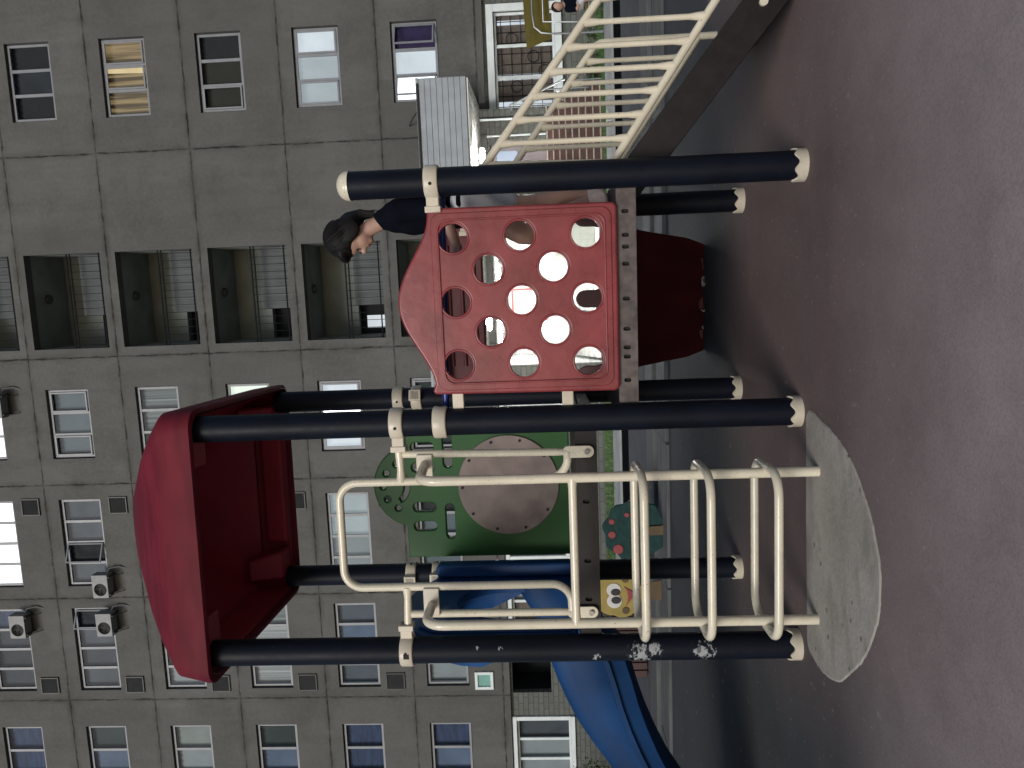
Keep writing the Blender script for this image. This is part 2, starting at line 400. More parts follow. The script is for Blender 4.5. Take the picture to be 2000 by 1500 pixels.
def tag(o, label=None, cat=None, group=None, kind=None):
    if label: o['label'] = label
    if cat: o['category'] = cat
    if group: o['group'] = group
    if kind: o['kind'] = kind
    return o

def thing(name, label, cat, Mx, group=None):
    o = bpy.data.objects.new(name, None); COL.objects.link(o)
    o.empty_display_size = 0.3
    o.matrix_basis = Mx
    return tag(o, label, cat, group)

def copy_tree(o, parent=None):
    c = o.copy(); COL.objects.link(c)
    if parent is not None: c.parent = parent
    for ch in list(o.children): copy_tree(ch, c)
    return c

def panel2d(outer, holes, thick, bev, res=2):
    """flat board with round-edged holes in the xy plane, centred on z=0 -> mesh"""
    cu = bpy.data.curves.new('tmp', 'CURVE'); cu.dimensions = '2D'; cu.fill_mode = 'BOTH'
    for pts in [outer] + holes:
        sp = cu.splines.new('POLY'); sp.points.add(len(pts) - 1)
        for p, q in zip(sp.points, pts): p.co = (q[0], q[1], 0, 1)
        sp.use_cyclic_u = True
    cu.extrude = max(thick / 2 - bev, 0.0001); cu.bevel_depth = bev; cu.bevel_resolution = res; cu.offset = -bev
    ob = bpy.data.objects.new('tmp', cu); COL.objects.link(ob)
    dg = bpy.context.evaluated_depsgraph_get(); dg.update()
    me = bpy.data.meshes.new_from_object(ob.evaluated_get(dg))
    bpy.data.objects.remove(ob); bpy.data.curves.remove(cu)
    return me

def circ(cx, cy, r, n=36):
    return [(cx + r * math.cos(2 * PI * k / n), cy + r * math.sin(2 * PI * k / n)) for k in range(n)]
def rrect(x0, x1, y0, y1, r, n=8):
    out = []
    for cx, cy, a0 in ((x1 - r, y1 - r, 0), (x0 + r, y1 - r, 90), (x0 + r, y0 + r, 180), (x1 - r, y0 + r, 270)):
        for k in range(n + 1):
            a = R(a0 + 90 * k / n); out.append((cx + r * math.cos(a), cy + r * math.sin(a)))
    return out
def arc(c, r, a0, a1, n, plane='xz', y=0):
    out = []
    for k in range(n + 1):
        a = R(a0 + (a1 - a0) * k / n)
        out.append((c[0] + r * math.cos(a), y, c[1] + r * math.sin(a)))
    return out
UP = Matrix(((1, 0, 0, 0), (0, 0, 1, 0), (0, 1, 0, 0), (0, 0, 0, 1)))   # board xy -> world xz (thickness along y)

# ------------------------------------------------------------------ camera (the photograph was taken with the phone on its side)
F_PX, H = 1480.0, 1.2
pitch = math.atan(F_PX / 28700.0); roll = math.atan(0.0328)
R0 = Vector((1, 0, 0)); U0 = Vector((0, -math.sin(pitch), math.cos(pitch))); FW = Vector((0, math.cos(pitch), math.sin(pitch)))
RC = R0 * math.cos(roll) - U0 * math.sin(roll); UC = U0 * math.cos(roll) + R0 * math.sin(roll)
cam = bpy.data.cameras.new('camera'); camo = bpy.data.objects.new('camera', cam); COL.objects.link(camo)
X, Y, Z = -UC, RC, -FW
camo.matrix_world = Matrix(((X.x, Y.x, Z.x, 0), (X.y, Y.y, Z.y, 0), (X.z, Y.z, Z.z, H), (0, 0, 0, 1)))
cam.sensor_width = 36; cam.lens = F_PX / 2000 * 36; cam.clip_end = 500; cam.clip_start = 0.05
scene.camera = camo

# frames: everything behind the playground is laid out along the facade: x = along it, y = away from the camera
TH = 7.5
FR = Matrix.Rotation(R(-TH), 4, 'Z')
NF = 22.307                                   # the facade
def FT(x, y, z=0): return FR @ Matrix.Translation((x, y, z))
# playground posts
LF, MF, RF = Vector((-1.349, 3.861, 0)), Vector((-0.177, 3.736, 0)), Vector((0.965, 3.558, 0))
LR, MR, RR = Vector((-1.241, 5.012, 0)), Vector((-0.070, 4.885, 0)), Vector((1.070, 4.673, 0))
def frame(o, xp, yp):
    x = (xp - o).normalized(); y = (yp - o).normalized()
    return Matrix(((x.x, y.x, 0, o.x), (x.y, y.y, 0, o.y), (0, 0, 1, 0), (0, 0, 0, 1)))
GL = frame(LF, MF, LR); GR = frame(MF, RF, MR); GS = frame(RF, RF * 2 - MF, RR)
WL, WR, DL, DR = 1.178, 1.156, 1.155, 1.135

# ------------------------------------------------------------------ ground
mb = MB(); mb.add([(-60, -25, -0.42), (60, -25, -0.42), (60, 90, -0.42), (-60, 90, -0.42)], [(0, 1, 2, 3)])
# one sheet: rubber in front, falling gently to the lawn at the building
mb = MB(FR)
ys = [-30, 0, 3, 6, 7.7, 9.35, 14.4, 18.5, 22.0, 60]; zs = [0, 0, 0, 0, 0, 0, -0.02, -0.25, -0.36, -0.36]
xs = [-80, -20, -10, -4, 0, 4, 10, 20, 80]
vs = [(x, y, z) for y, z in zip(ys, zs) for x in xs]; n = len(xs)
mb.add(vs, [(j * n + i, j * n + i + 1, (j + 1) * n + i + 1, (j + 1) * n + i) for j in range(len(ys) - 1) for i in range(n - 1)])
tag(mb.build('ground', M['soil'], smooth=False), kind='structure')
mb = MB(); mb.M = FR
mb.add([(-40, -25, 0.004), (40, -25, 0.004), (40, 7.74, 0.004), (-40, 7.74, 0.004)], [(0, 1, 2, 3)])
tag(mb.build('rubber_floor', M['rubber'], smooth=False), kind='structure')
mb = MB(FR); mb.box(-40, 40, 8.55, 9.18, -0.05, 0.06)
random.seed(3)
x = -14.0
tag(mb.build('kerb', M['kerb'], bevel=0.012), kind='structure')
mb = MB(FR)
while x < 14:
    w = random.uniform(1.3, 2.2)
    y0 = 7.76 + random.uniform(-0.02, 0.03)
    mb.box(x, x + w - 0.012, y0, 8.36 + random.uniform(-0.03, 0.03), -0.05, 0.035 + random.uniform(-0.004, 0.006)); x += w
tag(mb.build('kerb_stones', M['kerb'], bevel=0.012), kind='structure')
mb = MB(FR); mb.quad((-40, 8.3, 0.006), (40, 8.3, 0.006), (40, 9.45, 0.006), (-40, 9.45, 0.006))
mb.quad((-40, 11.7, 0.006), (40, 11.7, 0.006), (40, 13.3, 0.006), (-40, 13.3, 0.006))
tag(mb.build('gutter', M['gap'], smooth=False), kind='structure')
mb = MB(FR); mb.box(-40, 40, 9.42, 11.78, -0.05, 0.012)
tag(mb.build('path', M['path'], smooth=False), kind='structure')
mb = MB(FR); mb.box(-40, 40, 13.0, 14.35, -0.3, 0.05)
tag(mb.build('lawn_kerb', M['kerbl'], bevel=0.02), kind='structure')
# lawn blades
random.seed(5)
mb = MB(FR)
def lawn_z(y): return -0.02 - (y - 14.4) / 4.1 * 0.23 if y < 18.5 else -0.25 - (y - 18.5) / 3.5 * 0.11
for i in range(15000):
    x = random.uniform(-15.5, 9.5); y = random.uniform(14.4, 21.9)
    if 2.4 < x < 5.0 and y > 18.2: continue
    if -2.8 < x < 2.6 and y > 19.0: continue
    z = lawn_z(y) - 0.01; a = random.uniform(0, PI); h = random.uniform(0.05, 0.15); w = 0.02
    lx, ly = random.uniform(-.05, .05), random.uniform(-.05, .05)
    mb.add([(x - w * math.cos(a), y - w * math.sin(a), z), (x + w * math.cos(a), y + w * math.sin(a), z), (x + lx, y + ly, z + h)], [(0, 1, 2)])
tag(mb.build('grass', M['grass'], smooth=False), label='strip of short green grass in front of the apartment block', kind='stuff')

# ------------------------------------------------------------------ apartment building
BT = FT(0, NF, 0)
bld = thing('apartment_block', 'tall grey concrete panel apartment block filling the background with lit and dark windows', 'building', BT)
JZ = [3.01 + 2.82 * k for k in range(8)]
openings = []
def op(s0, s1, z0, z1): openings.append((s0, s1, z0, z1))
wins = []
def win(col, k, panes, **kw): wins.append((col, k, panes, kw))
COLS = {'A': (5.26, 7.46), 'C': (-4.82, -2.65), 'D': (-8.95, -6.12), 'E': (-12.47, -9.68), 'F': (-16.30, -13.72)}
win('A', 5, ['dark', 'dark', 'slate']); win('A', 4, ['dark', 'darkslate', 'dark'])
win('A', 3, ['amber', 'amber', 'amber'], sash=(2, 1), gap=1); win('A', 2, ['brown', 'brown', 'dark'], sash=(0,))
win('A', 1, ['litgrey', 'litgrey', 'litwhite'], sash=(2, 0)); win('A', 0, ['bright', 'litwhite', 'purple'], sash=(2, 0), swing=1)
win('C', 5, ['bright', 'bright', 'dark']); win('C', 4, ['greyblue', 'greyblue', 'greyblue'], sash=(2, 0)); win('C', 3, ['dark', 'pleat', 'pleat'])
win('C', 2, ['litgreen', 'litgreen', 'litgreen']); win('C', 1, ['litwhite', 'glare', 'litwhite'], sash=(0, 2)); win('C', 0, ['greendk', 'dark', 'greendk'], sash=(2,))
win('D', 5, ['bright'] * 4); win('D', 4, ['slate', 'dark', 'slate', 'slate'], sash=(1,), swing=1); win('D', 3, ['slate', 'dark', 'slate', 'dark'])
win('D', 2, ['bluish', 'slate', 'dark', 'slate']); win('D', 1, ['kitchendim', 'kitchendim', 'kitchen', 'kitchen']); win('D', 0, ['greyblue', 'pale', 'greyblue', 'dark'])
win('E', 5, ['darkslate', 'dark', 'darkslate', 'blue']); win('E', 4, ['slate', 'darkslate', 'slate', 'darkslate'], sash=(3,), swing=1)
win('E', 3, ['pale', 'slate', 'slate', 'dark']); win('E', 2, ['pleatw', 'pleatw', 'pleatw', 'pleat']); win('E', 1, ['bluish', 'bluish', 'skyblue', 'bluish']); win('E', 0, ['pale', 'pale', 'pale', 'slate'])
win('F', 5, ['blue', 'blue', 'blue']); win('F', 4, ['blue', 'skyblue', 'greendk']); win('F', 3, ['pale', 'pale', 'wall']); win('F', 2, ['skyblue', 'skyblue', 'greendk'])
win('F', 1, ['blue', 'blue', 'blue']); win('F', 0, ['blue', 'skyblue', 'blue'])
WZ = (1.06, 2.40)
for col, k, panes, kw in wins:
    op(*COLS[col], JZ[k] + WZ[0], JZ[k] + WZ[1])
LOG = (-1.42, 1.42)
for k in range(0, 6): op(*LOG, JZ[k] + 0.22, JZ[k] + 2.58)
ventc = [(-6.60, -6.06, JZ[k] + 0.20, JZ[k] + 0.78) for k in (0, 1, 2, 3, 4, 5)]
ventc2 = [(-12.55, -12.0, JZ[k] + 0.28, JZ[k] + 0.88) for k in (1, 2, 3, 4, 5)]
# the wall: concrete skin above the slab edge, openings cut out with reveals
def wall_with_openings(mb, x0, x1, z0, z1, ops, y, depth):
    xs = sorted({x0, x1} | {round(v, 3) for o in ops for v in o[:2] if x0 < v < x1})
    zs = sorted({z0, z1} | {round(v, 3) for o in ops for v in o[2:] if z0 < v < z1})
    for i in range(len(xs) - 1):
        for j in range(len(zs) - 1):
            cx, cz = (xs[i] + xs[i + 1]) / 2, (zs[j] + zs[j + 1]) / 2
            if any(o[0] < cx < o[1] and o[2] < cz < o[3] for o in ops): continue
            mb.quad((xs[i], y, zs[j]), (xs[i + 1], y, zs[j]), (xs[i + 1], y, zs[j + 1]), (xs[i], y, zs[j + 1]))
    for a, b, c, d in ops:
        mb.quad((a, y, c), (a, y + depth, c), (a, y + depth, d), (a, y, d)); mb.quad((b, y, c), (b, y, d), (b, y + depth, d), (b, y + depth, c))
        mb.quad((a, y, c), (b, y, c), (b, y + depth, c), (a, y + depth, c)); mb.quad((a, y, d), (a, y + depth, d), (b, y + depth, d), (b, y, d))
mb = MB(BT)
wall_with_openings(mb, -24, 13, 2.80, 24.5, openings, 0.0, 0.30)
mb.quad((-24, 0, 2.80), (13, 0, 2.80), (13, 0.2, 2.80), (-24, 0.2, 2.80))
mb.quad((-24, 0, 24.5), (13, 0, 24.5), (13, 10, 24.5), (-24, 10, 24.5)); mb.quad((-24, 0, 2.8), (-24, 10, 2.8), (-24, 10, 24.5), (-24, 0, 24.5)); mb.quad((13, 0, 2.8), (13, 10, 2.8), (13, 10, 24.5), (13, 0, 24.5))
mb.build('wall', M['facade'], bld, smooth=False)
# ground storey in rough stone tiles, set back under the slab
gops = [(-15.84, -13.72, 0.92, 2.64), (-11.2, -9.1, 0.92, 2.64), (-8.3, -6.6, 0.92, 2.64), (-4.75, -3.0, 0.92, 2.64), (4.94, 7.60, 0.78, 2.50), (-2.4, 2.55, -0.34, 2.78), (3.02, 3.98, 1.10, 2.72), (-12.8, -11.6, 1.5, 2.72)]
mb = MB(BT)
wall_with_openings(mb, -24, 13, -0.6, 2.80, gops, 0.14, 0.22)
mb.build('ground_storey_wall', M['brick'], bld, smooth=False)

def make_window(s0, s1, z0, z1, panes, sash=(), swing=0.0, gap=None, y=0.0, surround=False):
    n = len(panes); fw = 0.07
    mf = MB(BT)
    o0, o1, q0_, q1_ = s0, s1, z0, z1
    if not surround: s0, s1, z0, z1 = s0 + 0.028, s1 - 0.028, z0 + 0.028, z1 - 0.028
    mf.box(s0, s1, y + 0.09, y + 0.15, z0, z0 + fw); mf.box(s0, s1, y + 0.09, y + 0.15, z1 - fw, z1)
    mf.box(s0, s0 + fw, y + 0.092, y + 0.148, z0 + fw, z1 - fw); mf.box(s1 - fw, s1, y + 0.092, y + 0.148, z0 + fw, z1 - fw)
    ws = (s1 - s0 - fw) / n
    for i in range(1, n):
        c = s0 + fw / 2 + ws * i
        mf.box(c - 0.044, c + 0.044, y + 0.094, y + 0.146, z0 + fw, z1 - fw)
    so_ = None
    fr = mf.build('window', M['frame'] if not surround else M['white_frame'], bld, bevel=0.006)
    if surround:
        ms = MB(BT); t = 0.2 if s0 > 0 else 0.13
        ms.box(s0 - t, s1 + t, y - 0.07, y + 0.03, z1, z1 + t); ms.box(s0 - t, s1 + t, y - 0.09, y + 0.03, z0 - t, z0)
        ms.box(s0 - t, s0, y - 0.066, y + 0.03, z0, z1); ms.box(s1, s1 + t, y - 0.066, y + 0.03, z0, z1)
        ms.build('surround', M['white_frame'], fr, bevel=0.012)
    if not surround:
        mg = MB(BT)
        mg.box(o0 + 0.002, o1 - 0.002, y + 0.112, y + 0.13, q0_ + 0.002, z0); mg.box(o0 + 0.002, o1 - 0.002, y + 0.112, y + 0.13, z1, q1_ - 0.002)
        mg.box(o0 + 0.002, s0, y + 0.112, y + 0.13, z0, z1); mg.box(s1, o1 - 0.002, y + 0.112, y + 0.13, z0, z1)
        mg.build('seal', M['framedk'], fr, smooth=False)
    mp = MB(BT); cg = {}
    for i, p in enumerate(panes):
        a = s0 + fw / 2 + ws * i + 0.036; b = a + ws - 0.072
        if i == 0: a = s0 + fw
        if i == n - 1: b = s1 - fw
        if not (i in sash and swing): mp.quad((a, y + 0.125, z0 + fw), (b, y + 0.125, z0 + fw), (b, y + 0.125, z1 - fw), (a, y + 0.125, z1 - fw))
        mc = cg.setdefault((p, i), MB(BT))
        # hanging curtain or blind: gently pleated sheet
        pts = 9; ring0 = []; ring1 = []
        for q in range(pts):
            xx = (a - 0.04) + (b - a + 0.08) * q / (pts - 1); yy = y + 0.235 + (0.018 if q % 2 else -0.012)
            ring0.append((xx, yy, z0 + 0.01)); ring1.append((xx, yy, z1 - 0.01))
        mc.loft([ring0, ring1], cap=False, closed=False)
        if gap == i:
            mc2 = cg.setdefault(('ambergap', i), MB(BT)); mc2.quad((b - 0.17, y + 0.2, z0 + 0.02), (b + 0.02, y + 0.2, z0 + 0.02), (b + 0.02, y + 0.2, z1 - 0.02), (b - 0.13, y + 0.2, z1 - 0.02))
        if i in sash:
            msx = MB(BT); sw = 0.045
            hinge = Matrix.Translation((b, y + 0.085, 0)) @ Matrix.Rotation(R(24 if swing else 0), 4, 'Z') if True else None
            msx.M = BT @ hinge
            L = -(b - a)
            msx.box(L, 0, -0.04, 0, z0 + fw, z0 + fw + sw); msx.box(L, 0, -0.04, 0, z1 - fw - sw, z1 - fw)
            msx.box(L, L + sw, -0.039, -0.001, z0 + fw + sw, z1 - fw - sw); msx.box(-sw, 0, -0.039, -0.001, z0 + fw + sw, z1 - fw - sw)
            sh = msx.build('sash', M['frame'], fr, bevel=0.004)
            if swing:
                mp.M = BT @ hinge; mp.quad((L + sw, -0.02, z0 + fw + sw), (-sw, -0.02, z0 + fw + sw), (-sw, -0.02, z1 - fw - sw), (L + sw, -0.02, z1 - fw - sw)); mp.M = BT
    mp.build('pane', M['glass'], fr, smooth=False)
    for (p, i), mc in cg.items(): mc.build('curtain', CU[p], fr, ang=80)
    return fr
for col, k, panes, kw in wins:
    make_window(*COLS[col], JZ[k] + WZ[0], JZ[k] + WZ[1], panes, **kw)
gw = [(gops[0], ['pale', 'pale', 'slate']), (gops[1], ['pale', 'brick', 'pale']), (gops[2], ['dark', 'pale', 'dark']), (gops[3], ['skyblue', 'slate', 'skyblue']), (gops[4], ['brick', 'brick', 'brick'])]
for o, panes in gw: make_window(*o, panes, y=0.14, surround=True)
# security scrollwork behind the big ground window
mb = MB(BT)
for i in range(9):
    s = 5.05 + i * 0.29; mb.tube([(s, 0.30, 0.8), (s, 0.30, 2.48)], 0.012, 6)
for j in range(6): mb.tube([(4.96, 0.31, 0.9 + j * 0.28), (7.58, 0.31, 0.9 + j * 0.28)], 0.010, 6)
for s, z in ((5.6, 1.9), (6.4, 1.4), (6.9, 2.0), (6.0, 1.1)): mb.tube([(s + 0.16 * math.cos(a * PI / 8), 0.29, z + 0.16 * math.sin(a * PI / 8)) for a in range(16)], 0.012, 6, closed=True)
mb.build('window_grille', M['iron'], bld)
mb = MB(BT); mb.box(4.98, 5.2, 0.345, 0.36, 0.8, 2.48); mb.box(5.8, 5.95, 0.345, 0.36, 0.8, 2.48)
mb.box(7.3, 7.42, 0.345, 0.36, 1.0, 2.4)
mb.build('window_glow', CU['litwhite'], bld, smooth=False)

# loggias: open landings with railing, back wall, stair and doorway
LB = []
for k in range(0, 6):
    z0, z1 = JZ[k] + 0.22, JZ[k] + 2.58
    fl = JZ[k] + 0.20
    mb = MB(BT); a, b = LOG; d = 1.9
    mb.quad((a, 0.3, z0), (b, 0.3, z0), (b, d, z0), (a, d, z0)); mb.quad((a, 0.3, z1), (a, d, z1), (b, d, z1), (b, 0.3, z1))
    mb.quad((a, 0.3, z0), (a, d, z0), (a, d, z1), (a, 0.3, z1)); mb.quad((b, 0.3, z0), (b, 0.3, z1), (b, d, z1), (b, d, z0))
    dx0, dx1 = a, a + 0.95
    mb.quad((dx1, d, z0), (b, d, z0), (b, d, z1), (dx1, d, z1)); mb.quad((dx0, d, z0 + 1.25), (dx1, d, z0 + 1.25), (dx1, d, z1), (dx0, d, z1))
    mb.quad((dx0, d + 0.5, z0), (dx1, d + 0.5, z0), (dx1, d + 0.5, z0 + 1.3), (dx0, d + 0.5, z0 + 1.3))
    mb.quad((dx1, d, z0), (dx1, d + .5, z0), (dx1, d + .5, z0 + 1.3), (dx1, d, z0 + 1.3))
    mb.quad((dx0, d, z0), (dx0, d, z0 + 1.3), (dx0, d + .5, z0 + 1.3), (dx0, d + .5, z0)); mb.quad((dx0, d, z0 + 1.29), (dx1, d, z0 + 1.29), (dx1, d + .5, z0 + 1.29), (dx0, d + .5, z0 + 1.29))
    lg = mb.build('loggia', CU['wall'], bld, smooth=False)
    mb = MB(BT)
    for zz in (z0 + 1.02, z0 + 1.12, z0 + 0.12): mb.box(a, b, 0.12, 0.15, zz - 0.018, zz + 0.018)
    for i in range(13):
        s = a + 0.10 + (b - a - 0.2) * i / 12; mb.box(s - 0.008, s + 0.008, 0.126, 0.144, z0, z0 + 1.12)
    mb.build('railing', M['iron'], lg, smooth=False)
    mb = MB(BT)      # lower parapet of boards behind the bars
    for i in range(9): mb.box(a + 0.98 + i * 0.205, a + 0.98 + i * 0.205 + 0.196, 0.5, 0.53, z0, z0 + 0.98)
    mb.build('parapet_boards', CU['boards'], lg, smooth=False)
    mb = MB(BT); mb.box(dx0 + 0.003, dx1 - 0.003, d + 0.40, d + 0.44, z0, z0 + 1.285); mb.build('doorway', CU['dark'], lg, smooth=False)
    mb = MB(BT); mb.lathe([(0.14, z1 - 0.02), (0.13, z1 - 0.09), (0.05, z1 - 0.11)], 0.1, 0.9, 20); mb.build('ceiling_rose', M['vent'], lg)
    if k in (1, 2, 3):
        mb = MB(BT); w = {1: 0.95, 2: 0.30, 3: 0.22}[k]
        mb.box(dx0 + 0.2, dx0 + 0.2 + (0.34 if k > 1 else 0.4), d + 0.37, d + 0.39, z0 + 0.12, z0 + 0.12 + w)
        mb.build('landing_window', CU['litwhite'], lg, smooth=False)
# vents
def make_vent(s0, s1, z0, z1):
    mb = MB(BT); t = 0.035
    mb.box(s0, s1, -0.05, 0.0, z0, z0 + t); mb.box(s0, s1, -0.05, 0.0, z1 - t, z1); mb.box(s0, s0 + t, -0.048, 0, z0 + t, z1 - t); mb.box(s1 - t, s1, -0.048, 0, z0 + t, z1 - t)
    v = mb.build('vent', M['vent'], bld, bevel=0.004)
    ml = MB(BT); nl = 11
    ml.quad((s0 + t, -0.004, z0 + t), (s1 - t, -0.004, z0 + t), (s1 - t, -0.004, z1 - t), (s0 + t, -0.004, z1 - t))
    for i in range(nl):
        s = s0 + t + (s1 - s0 - 2 * t) * (i + 0.5) / nl
        ml.add([(s - 0.018, -0.04, z0 + t), (s + 0.018, -0.012, z0 + t), (s + 0.018, -0.012, z1 - t), (s - 0.018, -0.04, z1 - t)], [(0, 1, 2, 3)])
    ml.build('louvre', M['vent'], v, smooth=False)
for v in ventc + ventc2: make_vent(*v)
v = (-12.58, -12.0, JZ[0] + 0.30, JZ[0] + 0.88)
mb = MB(BT); t = 0.09
mb.box(v[0], v[1], -0.06, 0, v[2], v[2] + t); mb.box(v[0], v[1], -0.06, 0, v[3] - t, v[3]); mb.box(v[0], v[0] + t, -0.058, 0, v[2] + t, v[3] - t); mb.box(v[1] - t, v[1], -0.058, 0, v[2] + t, v[3] - t)
vw = mb.build('small_window', M['white_frame'], bld, bevel=0.006)
mb = MB(BT); mb.quad((v[0] + t, -0.01, v[2] + t), (v[1] - t, -0.01, v[2] + t), (v[1] - t, -0.01, v[3] - t), (v[0] + t, -0.01, v[3] - t))
mb.build('pane', mat('pale_turquoise_pane', (0.12, 0.3, 0.26), 0.4), vw, smooth=False)
# dark recess of the ground storey at the left
mb = MB(BT); a, b, c, d = gops[7]
mb.quad((a, 1.4, c), (b, 1.4, c), (b, 1.4, d), (a, 1.4, d)); mb.quad((a, .36, c), (b, .36, c), (b, 1.4, c), (a, 1.4, c)); mb.quad((a, .36, c), (a, 1.4, c), (a, 1.4, d), (a, .36, d)); mb.quad((b, .36, c), (b, 1.4, c), (b, 1.4, d), (b, .36, d)); mb.quad((a, .36, d), (b, .36, d), (b, 1.4, d), (a, 1.4, d))
mb.build('recess', CU['dark'], bld, smooth=False)

# entrance: canopy, lamp, steps, door, lit vestibule
mb = MB(BT)
mb.box(-2.7, 5.02, -3.15, -0.0, 2.98, 3.02)
cn = mb.build('canopy', M['canopyu'], bld, smooth=False)
mb = MB(BT)
for i in range(8):
    z = 3.03 + i * 0.145
    mb.box(-2.72, 5.04, -3.19, -3.15, z, z + 0.139)
    mb.box(5.02, 5.06, -3.15, 0.0, z, z + 0.139)
mb.box(-2.74, 5.06, -3.2, -3.14, 4.19, 4.26)
mb.build('fascia', M['canopyw'], cn, bevel=0.006)
mb = MB(BT); mb.quad((-2.7, -3.14, 4.15), (5.02, -3.14, 4.15), (5.02, 0, 4.15), (-2.7, 0, 4.15)); mb.build('canopy_roof', M['vent'], cn, smooth=False)
mb = MB(BT)
for s in (4.35, 0.9): mb.tube([(s, -2.9, 4.28), (s + 0.2, -1.2, 4.7), (s + 0.25, -0.02, 5.0)], 0.02, 8)
for s in (4.42,): mb.tube([(s - 2, -3.22, 4.22), (s + 0.5, -3.22, 4.22)], 0.03, 8)
mb.build('stay', M['vent'], cn)
for s in (3.35, -1.0):
    mb = MB(BT @ Matrix.Translation((s, -1.9, 0))); mb.lathe([(0.02, 2.74), (0.19, 2.75), (0.22, 2.79), (0.20, 2.84), (0.03, 2.86), (0.03, 2.979)], 0, 0, 24); mb.build('canopy_lamp', M['lamp'], cn)
mb = MB(BT)
nst = 9
for i in range(nst):
    z1 = -0.32 + (1.10 + 0.32) * (i + 1) / nst
    y0 = -3.65 + 0.27 * i
    mb.box(2.80, 4.62, y0, y0 + 0.27 if i < nst - 1 else 0.13, -0.4, z1)
st = mb.build('entrance_steps', M['step'], bld, smooth=False)
mb = MB(BT)
for i in range(nst):
    z1 = -0.32 + 1.42 * (i + 1) / nst; y0 = -3.65 + 0.27 * i
    mb.box(2.79, 4.63, y0 - 0.012, y0 + 0.02, z1 - 0.022, z1 + 0.006)
mb.build('nosing', M['nosing'], st, smooth=False)
mb = MB(BT)
mb.box(2.55, 2.795, -3.3, 0.13, -0.4, 1.15)
mb.build('step_wall', M['tile'], bld, smooth=False)
mb = MB(BT); mb.box(4.63, 4.90, -0.25, 0.14, -0.4, 2.97); mb.build('pilaster', M['brick'], bld, smooth=False)
mb = MB(BT)
mb.tube([(4.60, -0.30, -0.3), (4.60, -0.30, 2.96)], 0.035, 10); mb.tube([(4.22, 0.07, 1.12), (4.22, 0.07, 2.96)], 0.03, 10)
mb.build('drain_pipe', M['white_frame'], bld)
mb = MB(BT)
for dz in (0.95,): mb.tube([(4.72, -3.7, -0.3 + dz), (4.72, -1.35, 1.1 + dz), (4.72, -0.4, 1.1 + dz)], 0.026, 8)
for i in range(4):
    y = -3.6 + i * 0.75; zb = -0.32 + 1.42 * min(1, (i * 0.75) / 2.35)
    mb.tube([(4.72, y, zb - 0.1), (4.72, y, zb + 0.92)], 0.016, 8)
mb.tube([(4.72, -3.6, 0.2), (4.72, -1.4, 1.5)], 0.010, 8)
mb.build('handrail', M['steel'], bld)
mb = MB(BT); mb.box(3.03, 3.97, 0.16, 0.21, 1.11, 2.71)
dr = mb.build('door', M['doorm'], bld, bevel=0.01)
mb = MB(BT); mb.mesh(panel2d(rrect(3.2, 3.8, 1.95, 2.55, 0.07), [], 0.02, 0.004), Matrix.Translation((0, 0.15, 0)) @ UP); mb.build('door_pane', emit('door_pane_lit', (0.62, 0.74, 0.95), 0.55), dr)
mb = MB(BT); mb.tube([(3.12, 0.13, 1.75), (3.12, 0.13, 1.95)], 0.015, 8); mb.build('handle', M['steel'], dr)
# vestibule room
mb = MB(BT); a, b, z0, z1, d = -2.4, 2.55, -0.34, 2.78, 3.6
mb.quad((a, .36, z0), (b, .36, z0), (b, d, z0), (a, d, z0)); mb.quad((a, .36, z1), (a, d, z1), (b, d, z1), (b, .36, z1))
mb.quad((a, .36, z0), (a, d, z0), (a, d, z1), (a, .36, z1)); mb.quad((b, .36, z0), (b, .36, z1), (b, d, z1), (b, d, z0)); mb.quad((a, d, z0), (b, d, z0), (b, d, z1), (a, d, z1))
vb = mb.build('vestibule', M['tile'], bld, smooth=False)
mb = MB(BT)
for s in (-1.4, 0.1, 1.6): mb.box(s - 0.55, s + 0.55, 1.5, 1.75, 2.70, 2.76)
mb.build('ceiling_lamp', M['ceil_lamp'], vb, smooth=False)
mb = MB(BT)
for i in range(7): mb.box(-2.3, -0.95, 0.5 + 0.28 * i, 0.78 + 0.28 * i, -0.34, -0.2 + 0.14 * i)
mb.build('inner_steps', M['lobby'], vb, smooth=False)
mb = MB(BT)
for dz in (0.55, 0.85): mb.tube([(-0.9, 0.5, -0.2 + dz), (-0.9, 2.4, 0.75 + dz)], 0.03, 8)
for i in range(4): mb.tube([(-0.9, 0.55 + i * 0.6, -0.3 + 0.3 * i), (-0.9, 0.55 + i * 0.6, 0.65 + 0.3 * i)], 0.02, 8)
mb.build('inner_handrail', M['steel'], vb)

nb = thing('notice_board', 'white notice board in a red frame on the lit vestibule wall', 'notice board', BT @ Matrix.Translation((-0.75, 3.58, 1.3)))
mb = MB(BT); mb.mesh(panel2d(rrect(-1.25, -0.15, 1.25, 2.45, 0.02), [rrect(-1.17, -0.23, 1.33, 2.37, 0.01)], 0.06, 0.005), Matrix.Translation((0, 3.56, 0)) @ UP); mb.build('frame', M['redframe'], nb)
mb = MB(BT); mb.box(-1.17, -0.23, 3.55, 3.575, 1.33, 2.37); bd = mb.build('board', M['paper'], nb, smooth=False)
mb = MB(BT)
mb.box(-1.12, -0.85, 3.54, 3.549, 1.4, 1.75); mb.build('paper', CU['greyblue'], bd, smooth=False)
mb = MB(BT); mb.box(-0.55, -0.3, 3.54, 3.549, 1.4, 1.62); mb.build('paper', CU['greyblue'], bd, smooth=False)
mc = thing('mailbox_cabinet', 'grey grid of apartment mailboxes in the lit entrance vestibule', 'mailboxes', BT @ Matrix.Translation((1.5, 2.0, -0.34)))
mb = MB(BT); mb.box(0.75, 2.4, 1.9, 2.2, -0.34, 0.95); mb.build('casing', M['mail'], mc, bevel=0.01)
